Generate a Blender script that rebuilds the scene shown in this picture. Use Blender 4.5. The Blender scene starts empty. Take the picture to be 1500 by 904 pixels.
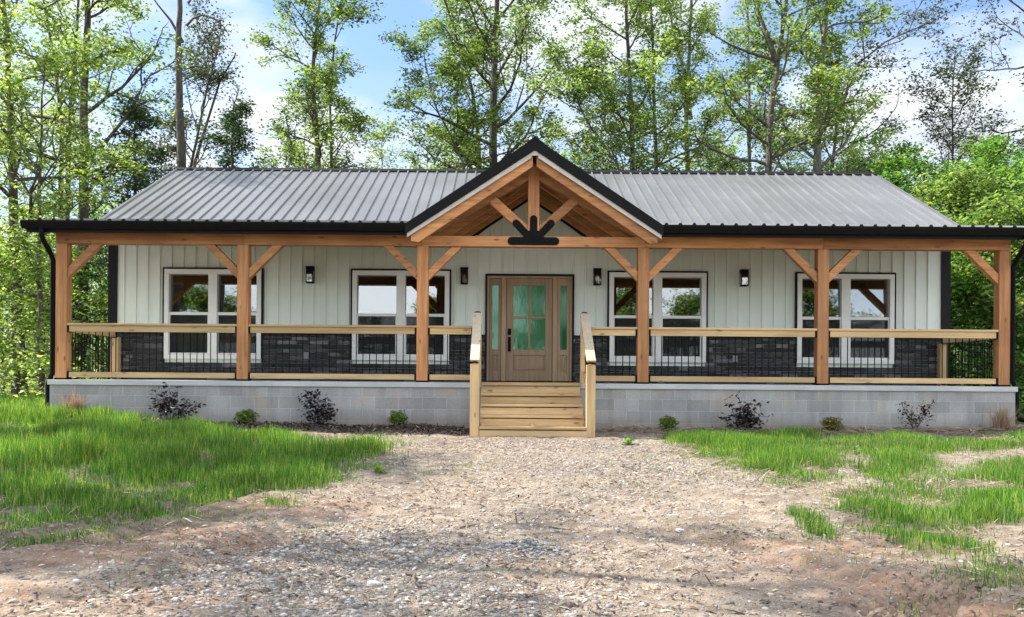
import bpy, bmesh, math, random
import numpy as np
from mathutils import Vector, Matrix

R = math.radians
scene = bpy.context.scene
COL = scene.collection
random.seed(7)
RNG = np.random.default_rng(11)

# ------------------------------------------------------------------ measures
F = 1360.0            # focal length in photo pixels (1500 wide)
VX, VY = 738.0, 556.0  # vanishing point of the house's depth lines
ROLL = 0.0075
CX, EZ = -0.48, 0.837  # camera x and eye height
YW, YP, YE, YR = 17.95, 15.6, 15.25, 22.1   # wall, post face, eave, ridge
FLOOR = 0.78

def at(px, py, Y):
    """photo pixel at depth Y -> world point"""
    dx, dy = px - VX, py - VY
    x = dx + dy * ROLL; y = dy - dx * ROLL
    return Vector((CX + x * Y / F, Y, EZ - y * Y / F))

# ------------------------------------------------------------------ numpy value noise
_perm = np.random.default_rng(3).random((64, 64))
def vnoise(x, y):
    xi = np.floor(x).astype(int); yi = np.floor(y).astype(int)
    fx = x - xi; fy = y - yi
    fx = fx * fx * (3 - 2 * fx); fy = fy * fy * (3 - 2 * fy)
    g = lambda a, b: _perm[a % 64, b % 64]
    return (g(xi, yi) * (1 - fx) * (1 - fy) + g(xi + 1, yi) * fx * (1 - fy)
            + g(xi, yi + 1) * (1 - fx) * fy + g(xi + 1, yi + 1) * fx * fy)
def fbm(x, y, o=4):
    s = 0; a = .5
    for k in range(o):
        s = s + a * vnoise(x * 2 ** k + 17.3 * k, y * 2 ** k + 5.1 * k); a *= .5
    return s / (1 - .5 ** o)
def sstep(a, b, x):
    t = np.clip((x - a) / (b - a), 0, 1); return t * t * (3 - 2 * t)

def Hbase(x, y):
    x = np.asarray(x, float); y = np.asarray(y, float)
    z = -0.037 * np.clip(15 - y, 0, 15.5)
    k = sstep(7, 14, y)
    xx = np.clip(x, -9, 9)
    z = z + k * np.where(xx < 0, .0027, .0012) * xx * xx - .02
    return z
def track(x, y):
    """lugged tyre print in the clay at the right of the drive"""
    ax, ay, bx, by = 1.35, 4.6, 2.35, 5.75
    L = math.hypot(bx - ax, by - ay); ux, uy = (bx - ax) / L, (by - ay) / L
    s = (x - ax) * ux + (y - ay) * uy; d = -(x - ax) * uy + (y - ay) * ux
    m = sstep(.25, .18, np.abs(d)) * sstep(-.15, .1, s) * sstep(L + .15, L - .1, s)
    lug = np.abs(np.sin((d + .012 * np.sin(s * 26)) * math.pi / .078)) ** .7 * (.55 + .45 * np.sin((s + .5 * d) * 2 * math.pi / .17))
    return m * (-.045 + .065 * lug) + .018 * sstep(.09, 0, np.abs(np.abs(d) - .28)) * sstep(-.1, .2, s) * sstep(L + .1, L - .2, s)
def H(x, y):
    x = np.asarray(x, float); y = np.asarray(y, float)
    z = Hbase(x, y)
    near = sstep(40, 25, np.abs(y - 8)) * sstep(25, 14, np.abs(x))
    z = z + near * ((fbm(x * .6 + 9, y * .6, 3) - .5) * .09 + (fbm(x * 2.6, y * 2.6, 4) - .5) * .055
                    + (fbm(x * 9, y * 9, 3) - .5) * .026)
    # wheel ruts running to the lower right and lower left
    for (ax, ay, bx, by, w) in ((-.5, 9.3, 2.2, 4.4, .2), (.9, 9.6, 3.2, 6.1, .18), (-3.2, 4.6, -1.2, 8.6, .2), (-4.6, 5.6, -2.6, 8.9, .16)):
        L = math.hypot(bx - ax, by - ay); ux, uy = (bx - ax) / L, (by - ay) / L
        s = (x - ax) * ux + (y - ay) * uy; d = -(x - ax) * uy + (y - ay) * ux + .15 * np.sin(s * 1.3)
        m = sstep(-.6, .6, s) * sstep(L + .6, L - .6, s)
        z = z + m * (-.035 * np.exp(-(d / w) ** 2) + .02 * np.exp(-((np.abs(d) - 1.7 * w) / (w * .6)) ** 2))
    # mulch bed swells against the left wall, needle heap along the right one
    z = z + .06 * np.exp(-((y - 15.1) / .38) ** 2) * sstep(-8.2, -7.5, x) * sstep(-.9, -1.5, x)
    z = z + .05 * np.exp(-((y - 15.15) / .3) ** 2) * sstep(.9, 1.6, x) * sstep(9.5, 8, x)
    # small heap of dark gravel
    z = z + .05 * np.exp(-(((x + .33) / .2) ** 2 + ((y - 6.45) / .18) ** 2))
    z = z + track(x, y)
    return z
def g1(x, y): return float(H(np.array([x]), np.array([y]))[0])
def ground(px, py):
    dx, dy = px - VX, py - VY
    xx = (dx + dy * ROLL) / F; m = (dy - dx * ROLL) / F
    Y = 1.39 / (m + .037)
    for _ in range(12):
        Y = .5 * Y + .5 * (EZ - float(Hbase(CX + xx * Y, Y))) / max(m, .012)
    return CX + xx * Y, Y

# ------------------------------------------------------------------ materials
def nt(name):
    m = bpy.data.materials.new(name); m.use_nodes = True
    t = m.node_tree; t.nodes.clear()
    out = t.nodes.new('ShaderNodeOutputMaterial')
    return m, t, out
def N(t, typ, **kw):
    n = t.nodes.new(typ)
    for k, v in kw.items():
        if hasattr(n, k) and k not in n.inputs: setattr(n, k, v)
        else: n.inputs[k].default_value = v
    return n
def ramp(t, stops, fac=None):
    n = t.nodes.new('ShaderNodeValToRGB'); cr = n.color_ramp
    while len(cr.elements) < len(stops): cr.elements.new(.5)
    for e, (p, c) in zip(cr.elements, stops):
        e.position = p; e.color = (*c, 1) if len(c) == 3 else c
    if fac is not None: t.links.new(fac, n.inputs['Fac'])
    return n
def mixc(t, fac, a, b, blend='MIX'):
    n = t.nodes.new('ShaderNodeMix'); n.data_type = 'RGBA'; n.blend_type = blend
    for s, v in ((n.inputs[0], fac), (n.inputs[6], a), (n.inputs[7], b)):
        if isinstance(v, (int, float)): s.default_value = v
        elif isinstance(v, tuple): s.default_value = (*v, 1)
        else: t.links.new(v, s)
    return n.outputs[2]
def math_(t, op, a, b=None, clamp=False):
    n = t.nodes.new('ShaderNodeMath'); n.operation = op; n.use_clamp = clamp
    for s, v in zip(n.inputs, (a, b)):
        if v is None: continue
        if isinstance(v, (int, float)): s.default_value = v
        else: t.links.new(v, s)
    return n.outputs[0]
def coords(t, scale=(1, 1, 1), rnd=True):
    tc = t.nodes.new('ShaderNodeTexCoord')
    v = tc.outputs['Object']
    if rnd:
        oi = t.nodes.new('ShaderNodeObjectInfo')
        s = t.nodes.new('ShaderNodeVectorMath'); s.operation = 'SCALE'; s.inputs[0].default_value = (7.1, 3.3, 5.7)
        t.links.new(oi.outputs['Random'], s.inputs['Scale'])
        a = t.nodes.new('ShaderNodeVectorMath'); a.operation = 'ADD'
        t.links.new(v, a.inputs[0]); t.links.new(s.outputs[0], a.inputs[1]); v = a.outputs[0]
    mp = t.nodes.new('ShaderNodeMapping'); mp.inputs['Scale'].default_value = scale
    t.links.new(v, mp.inputs['Vector'])
    return mp.outputs[0]
def noise(t, vec, scale, detail=4, rough=.55):
    n = N(t, 'ShaderNodeTexNoise', Scale=scale, Detail=detail, Roughness=rough)
    if vec is not None: t.links.new(vec, n.inputs['Vector'])
    return n
def finish(t, out, color, rough=.6, bump=None, bstr=.3, bdist=.01, metallic=0., spec=.5):
    p = N(t, 'ShaderNodeBsdfPrincipled', Metallic=metallic)
    p.inputs['Specular IOR Level'].default_value = spec
    if isinstance(color, tuple): p.inputs['Base Color'].default_value = (*color, 1)
    else: t.links.new(color, p.inputs['Base Color'])
    if isinstance(rough, (int, float)): p.inputs['Roughness'].default_value = rough
    else: t.links.new(rough, p.inputs['Roughness'])
    if bump is not None:
        b = N(t, 'ShaderNodeBump', Strength=bstr, Distance=bdist)
        t.links.new(bump, b.inputs['Height']); t.links.new(b.outputs[0], p.inputs['Normal'])
    t.links.new(p.outputs[0], out.inputs['Surface'])
    return p

def wood(name, axis, dark, mid, light, knots=True, rough=.65, blot=.8):
    m, t, out = nt(name)
    sc = [16., 16., 16.]; sc[axis] = .9
    v = coords(t, tuple(sc))
    n1 = noise(t, v, 1.0, 5, .65)
    sc2 = [70., 70., 70.]; sc2[axis] = 2.
    n2 = noise(t, coords(t, tuple(sc2)), 1.0, 2)
    n3 = noise(t, coords(t, (1.3, 1.3, 1.3)), 1.0, 3)
    f = math_(t, 'ADD', math_(t, 'MULTIPLY', n1.outputs[0], .75), math_(t, 'MULTIPLY', n2.outputs[0], .25))
    c = ramp(t, [(.3, dark), (.5, mid), (.7, light)], f).outputs[0]
    oi = t.nodes.new('ShaderNodeObjectInfo')
    tone = ramp(t, [(0, (.72, .69, .66)), (.5, (.95, .95, .94)), (1, (1.14, 1.12, 1.12))], oi.outputs['Random']).outputs[0]
    c = mixc(t, 1.0, c, tone, 'MULTIPLY')
    c = mixc(t, blot, c, ramp(t, [(.35, (.75, .72, .7)), (.65, (1.1, 1.1, 1.1))], n3.outputs[0]).outputs[0], 'MULTIPLY')
    if knots:
        sk = [7., 7., 7.]; sk[axis] = 2.6
        vo = N(t, 'ShaderNodeTexVoronoi', Scale=1.0)
        t.links.new(coords(t, tuple(sk)), vo.inputs['Vector'])
        k = ramp(t, [(.08, (1, 1, 1)), (.17, (0, 0, 0))], vo.outputs['Distance']).outputs[0]
        c = mixc(t, math_(t, 'MULTIPLY', k, .75), c, tuple(.35 * q for q in dark))
    finish(t, out, c, rough, f, .25, .004)
    return m
CEDAR = [((.27, .11, .036), (.49, .22, .078), (.62, .335, .135)), ]
PINE = ((.40, .25, .11), (.56, .385, .19), (.66, .49, .27))
M = {}
for i, ax in enumerate('xyz'):
    M['cedar_' + ax] = wood('cedar_timber_' + ax, i, *CEDAR[0])
    M['pine_' + ax] = wood('treated_pine_' + ax, i, *PINE, rough=.7, blot=.35)
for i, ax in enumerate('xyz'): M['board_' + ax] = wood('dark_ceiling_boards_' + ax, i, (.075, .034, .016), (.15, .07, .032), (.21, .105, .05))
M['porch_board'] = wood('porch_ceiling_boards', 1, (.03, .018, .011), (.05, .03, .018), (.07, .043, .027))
M['oak_z'] = wood('stained_door_wood', 2, (.27, .165, .085), (.37, .245, .135), (.44, .315, .19), knots=False, rough=.45, blot=.2)
M['rail_top'] = wood('skylit_pine', 1, (.50, .40, .27), (.62, .52, .38), (.72, .62, .48), rough=.7, blot=.25)  # sky light on the sloped handrail painted in as paler pine

def simple(name, col, rough=.5, var=.12, scale=6., bump=0., metallic=0., spec=.5):
    m, t, out = nt(name)
    n = noise(t, coords(t), scale, 4)
    a = tuple(c * (1 - var) for c in col); b = tuple(min(1, c * (1 + var)) for c in col)
    c = ramp(t, [(.35, a), (.65, b)], n.outputs[0]).outputs[0]
    finish(t, out, c, rough, n.outputs[0] if bump else None, bump, .01, metallic, spec)
    return m
M['black'] = simple('black_metal', (.005, .005, .005), .7, .2, spec=.12)
M['blackmatte'] = simple('black_trim', (.007, .007, .008), .6, .2, spec=.2)
M['white'] = simple('white_vinyl', (.80, .79, .75), .45, .03)
M['greytrim'] = simple('grey_trim', (.50, .46, .41), .6, .1)
M['cover'] = simple('grey_plastic', (.22, .22, .22), .5, .1)
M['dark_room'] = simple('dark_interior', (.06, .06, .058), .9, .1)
M['curtain'] = simple('curtain_cloth', (.55, .55, .6), .9, .1)
M['bulb'] = simple('frosted_glass', (.75, .74, .72), .3, .02)

def siding():
    m, t, out = nt('white_siding')
    v = coords(t, (1, 1, 1), False)
    n1 = noise(t, v, 1.1, 4); n2 = noise(t, coords(t, (9, 9, .5), False), 1., 3)
    c = ramp(t, [(.3, (.70, .765, .685)), (.7, (.77, .825, .745))], n1.outputs[0]).outputs[0]
    c = mixc(t, .35, c, ramp(t, [(.3, (.88, .88, .86)), (.6, (1, 1, 1))], n2.outputs[0]).outputs[0], 'MULTIPLY')
    finish(t, out, c, .42, n1.outputs[0], .05, .02)
    return m
M['siding'] = siding()

def cmu():
    m, t, out = nt('concrete_block')
    tc = t.nodes.new('ShaderNodeTexCoord')
    s = t.nodes.new('ShaderNodeSeparateXYZ'); t.links.new(tc.outputs['Object'], s.inputs[0])
    u = math_(t, 'ADD', s.outputs[0], s.outputs[1])
    cb = t.nodes.new('ShaderNodeCombineXYZ'); t.links.new(u, cb.inputs[0]); t.links.new(s.outputs[2], cb.inputs[1])
    b = N(t, 'ShaderNodeTexBrick', Scale=1.0)
    b.inputs['Brick Width'].default_value = .40; b.inputs['Row Height'].default_value = .20
    b.inputs['Mortar Size'].default_value = .007; b.inputs['Mortar Smooth'].default_value = .3
    b.inputs['Bias'].default_value = 0.
    b.inputs['Color1'].default_value = (.285, .28, .275, 1); b.inputs['Color2'].default_value = (.37, .365, .36, 1)
    b.inputs['Mortar'].default_value = (.41, .41, .41, 1)
    t.links.new(cb.outputs[0], b.inputs['Vector'])
    v = coords(t, (1, 1, 1), False)
    n1 = noise(t, v, .9, 5); n2 = noise(t, v, 40, 4, .7); n3 = noise(t, v, 1.7, 3)
    c = mixc(t, .6, b.outputs['Color'], ramp(t, [(.3, (.58, .58, .59)), (.7, (1.25, 1.22, 1.16))], n1.outputs[0]).outputs[0], 'MULTIPLY')
    c = mixc(t, .5, c, ramp(t, [(.25, (.65, .65, .65)), (.6, (1.1, 1.1, 1.1))], n2.outputs[0]).outputs[0], 'MULTIPLY')
    c = mixc(t, math_(t, 'MULTIPLY', ramp(t, [(.56, (0, 0, 0)), (.72, (1, 1, 1))], n3.outputs[0]).outputs[0], .55), c, (.42, .32, .23))
    # rain splash of soil along the foot
    hz = t.nodes.new('ShaderNodeMapRange'); hz.inputs[1].default_value = -.40; hz.inputs[2].default_value = -.64
    t.links.new(math_(t, 'ADD', s.outputs[2], math_(t, 'MULTIPLY', n1.outputs[0], .12)), hz.inputs[0])
    c = mixc(t, math_(t, 'MULTIPLY', hz.outputs[0], .7), c, (.24, .18, .13))
    n4 = noise(t, coords(t, (5, 5, .5), False), 1., 4, .7)
    c = mixc(t, .45, c, ramp(t, [(.3, (.6, .6, .6)), (.52, (1, 1, 1)), (.75, (1.15, 1.14, 1.1))], n4.outputs[0]).outputs[0], 'MULTIPLY')
    h = math_(t, 'SUBTRACT', math_(t, 'MULTIPLY', n2.outputs[0], .35), b.outputs['Fac'])
    finish(t, out, c, .9, h, .5, .008)
    return m
M['cmu'] = cmu()
def slab():
    m, t, out = nt('concrete_slab')
    v = coords(t, (1, 1, 1), False)
    n1 = noise(t, v, 1.2, 5); n2 = noise(t, v, 50, 3, .7)
    c = ramp(t, [(.3, (.36, .375, .38)), (.7, (.55, .54, .52))], n1.outputs[0]).outputs[0]
    c = mixc(t, .4, c, ramp(t, [(.3, (.7, .7, .7)), (.6, (1.1, 1.1, 1.1))], n2.outputs[0]).outputs[0], 'MULTIPLY')
    finish(t, out, c, .85, n2.outputs[0], .2, .004)
    return m
M['slab'] = slab()
def island(name, stops, rough=.8, bscale=25, bstr=.4, trans=0., transcol=None, nvar=.3):
    """each little piece of the mesh (stone, leaf, blade) gets its own tone"""
    m, t, out = nt(name)
    g = t.nodes.new('ShaderNodeNewGeometry')
    c = ramp(t, stops, g.outputs['Random Per Island']).outputs[0]
    v = coords(t, (1, 1, 1), False)
    n = noise(t, v, bscale, 3)
    if nvar: c = mixc(t, nvar, c, ramp(t, [(.3, (.55, .55, .55)), (.7, (1.35, 1.35, 1.35))], n.outputs[0]).outputs[0], 'MULTIPLY')
    if trans:
        d = N(t, 'ShaderNodeBsdfPrincipled', Roughness=rough)
        d.inputs['Specular IOR Level'].default_value = .35
        t.links.new(c, d.inputs['Base Color'])
        tr = t.nodes.new('ShaderNodeBsdfTranslucent')
        t.links.new(mixc(t, 1.0, c, transcol, 'MULTIPLY'), tr.inputs['Color'])
        mx = N(t, 'ShaderNodeMixShader', Fac=trans)
        t.links.new(d.outputs[0], mx.inputs[1]); t.links.new(tr.outputs[0], mx.inputs[2])
        t.links.new(mx.outputs[0], out.inputs['Surface'])
    else:
        finish(t, out, c, rough, n.outputs[0] if bstr else None, bstr, .01)
    return m
M['ledge'] = island('ledgestone', [(0, (.008, .008, .009)), (.5, (.024, .024, .026)), (.8, (.055, .054, .056)), (1, (.17, .165, .165))], .75, 22, .9, nvar=.55)
M['stone'] = island('crushed_limestone', [(0, (.10, .09, .08)), (.35, (.22, .205, .19)), (.75, (.345, .325, .30)), (1, (.52, .495, .455))], .85, 60, .3)
M['pebble'] = island('dusty_pebbles', [(0, (.13, .105, .085)), (.4, (.25, .205, .165)), (.75, (.36, .31, .26)), (1, (.48, .44, .39))], .9, 60, .3)
M['darkstone'] = island('dark_gravel', [(0, (.11, .11, .115)), (.6, (.22, .22, .22)), (1, (.38, .375, .36))], .85, 60, .3)
M['chip'] = island('wood_chips', [(0, (.03, .02, .015)), (.45, (.12, .08, .055)), (.8, (.30, .22, .15)), (1, (.48, .40, .31))], .9, 40, 0)
M['mulch'] = island('dark_mulch', [(0, (.025, .015, .013)), (.6, (.06, .035, .03)), (.92, (.11, .07, .055)), (1, (.35, .28, .2))], .95, 40, 0)
M['straw'] = island('pine_straw', [(0, (.10, .07, .045)), (.5, (.25, .18, .11)), (1, (.48, .39, .28))], .9, 40, 0)
M['drygrass'] = island('dry_grass', [(0, (.20, .12, .07)), (.5, (.38, .26, .17)), (1, (.55, .42, .3))], .9, 10, 0, .3, (1.2, 1.1, .9))
M['grass'] = island('grass_blades', [(0, (.022, .095, .016)), (.4, (.06, .18, .025)), (.72, (.13, .27, .04)), (.92, (.26, .37, .07)), (1, (.42, .40, .18))], .5, .9, 0, .5, (1.8, 1.6, .8), .8)
M['leaf_spring'] = island('spring_leaves', [(0, (.05, .095, .025)), (.5, (.115, .195, .055)), (1, (.26, .335, .125))], .45, 1.2, 0, .54, (1.9, 1.8, 1.0), .5)
M['leaf_lime'] = island('lime_leaves', [(0, (.085, .145, .028)), (.5, (.17, .27, .07)), (1, (.35, .43, .17))], .45, 1.2, 0, .54, (1.9, 1.8, 1.0), .5)
M['leaf_green'] = island('fresh_green_leaves', [(0, (.03, .09, .018)), (.5, (.085, .20, .038)), (1, (.21, .33, .08))], .45, 1.4, 0, .5, (1.7, 1.7, .9), .5)
M['leaf_dark'] = island('dark_leaves', [(0, (.035, .05, .026)), (.6, (.07, .095, .045)), (1, (.14, .16, .08))], .5, 1.4, 0, .3, (1.5, 1.5, .9), .4)
M['needle'] = island('evergreen_needles', [(0, (.035, .068, .03)), (.6, (.062, .115, .048)), (1, (.13, .19, .085))], .55, 1.2, 0, .2, (1.4, 1.5, .9), .4)
M['leaf_purple'] = island('plum_leaves', [(0, (.010, .009, .011)), (.7, (.025, .020, .024)), (1, (.07, .05, .055))], .4, 6, 0, .15, (1.5, 1.0, 1.0), .3)
M['leaf_bush'] = island('boxwood_leaves', [(0, (.06, .11, .015)), (.6, (.14, .21, .03)), (1, (.27, .33, .07))], .5, 6, 0, .35, (1.6, 1.6, .8), .3)
M['leaf_olive'] = island('gold_bush_leaves', [(0, (.10, .09, .018)), (.6, (.18, .17, .035)), (1, (.28, .25, .08))], .5, 6, 0, .35, (1.6, 1.5, .8), .3)

def bark(name, a, b):
    m, t, out = nt(name)
    n = noise(t, coords(t, (9, 9, 2.2)), 1.6, 6, .65)
    n2 = noise(t, coords(t), .7, 3)
    c = ramp(t, [(.35, a), (.65, b)], n.outputs[0]).outputs[0]
    c = mixc(t, .5, c, ramp(t, [(.35, (.6, .6, .6)), (.65, (1.3, 1.28, 1.22))], n2.outputs[0]).outputs[0], 'MULTIPLY')
    finish(t, out, c, .9, n.outputs[0], .8, .03)
    return m
M['bark'] = bark('dark_bark', (.032, .027, .024), (.105, .088, .076))
M['bark_grey'] = bark('grey_bark', (.08, .072, .065), (.20, .18, .16))
M['twig'] = bark('weathered_stick', (.08, .06, .045), (.24, .20, .165))

def roofmetal():
    m, t, out = nt('ribbed_roof_metal')
    v = coords(t, (1, 1, 1), False)
    n1 = noise(t, coords(t, (.5, .5, .5), False), 1.3, 4)
    n2 = noise(t, coords(t, (7, .7, .7), False), 1., 3)
    c = ramp(t, [(.3, (.155, .157, .166)), (.7, (.205, .207, .216))], n1.outputs[0]).outputs[0]
    r = ramp(t, [(.3, (.30, .30, .30)), (.7, (.44, .44, .44))], n2.outputs[0]).outputs[0]
    finish(t, out, c, r, n1.outputs[0], .04, .03, .35, .6)
    return m
M['roof'] = roofmetal()
M['roofdark'] = simple('dark_roof_trim', (.007, .007, .007), .7, .15, spec=.15)

def glass(name, refl, tint, dark):
    m, t, out = nt(name)
    n = noise(t, coords(t), .9, 2)
    b = N(t, 'ShaderNodeBump', Strength=.05, Distance=.02); t.links.new(n.outputs[0], b.inputs['Height'])
    gl = N(t, 'ShaderNodeBsdfGlossy', Roughness=.015); gl.inputs['Color'].default_value = (*tint, 1)
    t.links.new(b.outputs[0], gl.inputs['Normal'])
    tr = t.nodes.new('ShaderNodeBsdfTransparent'); tr.inputs['Color'].default_value = (*dark, 1)
    lw = N(t, 'ShaderNodeLayerWeight', Blend=.25)
    mr = t.nodes.new('ShaderNodeMapRange'); mr.inputs[3].default_value = refl; mr.inputs[4].default_value = .9
    t.links.new(lw.outputs['Fresnel'], mr.inputs[0])
    mx = t.nodes.new('ShaderNodeMixShader'); t.links.new(mr.outputs[0], mx.inputs['Fac'])
    t.links.new(tr.outputs[0], mx.inputs[1]); t.links.new(gl.outputs[0], mx.inputs[2])
    t.links.new(mx.outputs[0], out.inputs['Surface'])
    return m
M['glass'] = glass('window_glass', .20, (.95, .98, 1), (.55, .57, .56))
M['glass_low'] = glass('screened_glass', .13, (.9, .95, .95), (.5, .52, .51))
def screen():
    m, t, out = nt('insect_screen')
    d = t.nodes.new('ShaderNodeBsdfDiffuse'); d.inputs['Color'].default_value = (.045, .048, .05, 1)
    tr = t.nodes.new('ShaderNodeBsdfTransparent'); mx = N(t, 'ShaderNodeMixShader', Fac=.62)
    t.links.new(d.outputs[0], mx.inputs[1]); t.links.new(tr.outputs[0], mx.inputs[2]); t.links.new(mx.outputs[0], out.inputs['Surface'])
    return m
M['screen'] = screen()
M['lampglass'] = glass('lamp_glass', .12, (1, 1, 1), (.85, .85, .85))
def doorglass():
    m, t, out = nt('rippled_door_glass')
    n = noise(t, coords(t, (14, 14, 6)), 1., 2)
    b = N(t, 'ShaderNodeBump', Strength=.06, Distance=.01); t.links.new(n.outputs[0], b.inputs['Height'])
    d = t.nodes.new('ShaderNodeBsdfDiffuse'); d.inputs['Color'].default_value = (.022, .125, .05, 1)  # green of the reflected trees painted into the pane as flat colour
    gl = N(t, 'ShaderNodeBsdfGlossy', Roughness=.05); gl.inputs['Color'].default_value = (.62, .95, .72, 1); t.links.new(b.outputs[0], gl.inputs['Normal'])
    mx = N(t, 'ShaderNodeMixShader', Fac=.11); t.links.new(d.outputs[0], mx.inputs[1]); t.links.new(gl.outputs[0], mx.inputs[2])
    t.links.new(mx.outputs[0], out.inputs['Surface'])
    return m
M['doorglass'] = doorglass()

def ground_mat():
    m, t, out = nt('dirt_and_gravel')
    at_ = t.nodes.new('ShaderNodeAttribute'); at_.attribute_name = 'mask'
    s = t.nodes.new('ShaderNodeSeparateColor'); t.links.new(at_.outputs['Color'], s.inputs[0])
    v = coords(t, (1, 1, 1), False)
    n1 = noise(t, v, .9, 6, .6); n2 = noise(t, v, 7, 6, .65); n3 = noise(t, v, 45, 4, .7)
    c = ramp(t, [(.3, (.17, .128, .094)), (.5, (.29, .232, .178)), (.72, (.41, .345, .275))], n2.outputs[0]).outputs[0]
    c = mixc(t, ramp(t, [(.4, (0, 0, 0)), (.62, (1, 1, 1))], n1.outputs[0]).outputs[0], c, mixc(t, 1., c, (.80, .82, .86), 'MULTIPLY'))
    nd = noise(t, coords(t, (1., 1.6, 1), False), 1.9, 6, .7)
    c = mixc(t, math_(t, 'MULTIPLY', ramp(t, [(.5, (0, 0, 0)), (.66, (1, 1, 1))], nd.outputs[0]).outputs[0], .6), c, (.15, .105, .075))
    clay = ramp(t, [(.3, (.21, .115, .072)), (.7, (.38, .25, .18))], n2.outputs[0]).outputs[0]
    c = mixc(t, s.outputs[1], c, clay)
    soil = ramp(t, [(.3, (.045, .034, .022)), (.7, (.13, .10, .06))], n2.outputs[0]).outputs[0]
    c = mixc(t, s.outputs[2], c, soil)
    # small stones set in the dirt
    vo = N(t, 'ShaderNodeTexVoronoi', Scale=34.); t.links.new(v, vo.inputs['Vector'])
    sc = t.nodes.new('ShaderNodeSeparateColor'); t.links.new(vo.outputs['Color'], sc.inputs[0])
    th = math_(t, 'LESS_THAN', sc.outputs[0], math_(t, 'ADD', math_(t, 'MULTIPLY', s.outputs[0], .75), .15))
    core = ramp(t, [(.28, (1, 1, 1)), (.48, (0, 0, 0))], vo.outputs['Distance']).outputs[0]
    peb = math_(t, 'MULTIPLY', th, core)
    pc = ramp(t, [(0, (.15, .14, .135)), (.6, (.33, .315, .30)), (1, (.52, .50, .47))], sc.outputs[1]).outputs[0]
    c = mixc(t, math_(t, 'MULTIPLY', peb, .9), c, pc)
    c = mixc(t, .6, c, ramp(t, [(.3, (.6, .58, .56)), (.6, (1.15, 1.15, 1.15))], n3.outputs[0]).outputs[0], 'MULTIPLY')
    h = math_(t, 'ADD', math_(t, 'ADD', math_(t, 'MULTIPLY', n2.outputs[0], 1.2), math_(t, 'MULTIPLY', n3.outputs[0], .5)), math_(t, 'MULTIPLY', peb, .8))
    finish(t, out, c, .95, h, 1., .032, 0, .2)
    return m
M['ground'] = ground_mat()

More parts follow.
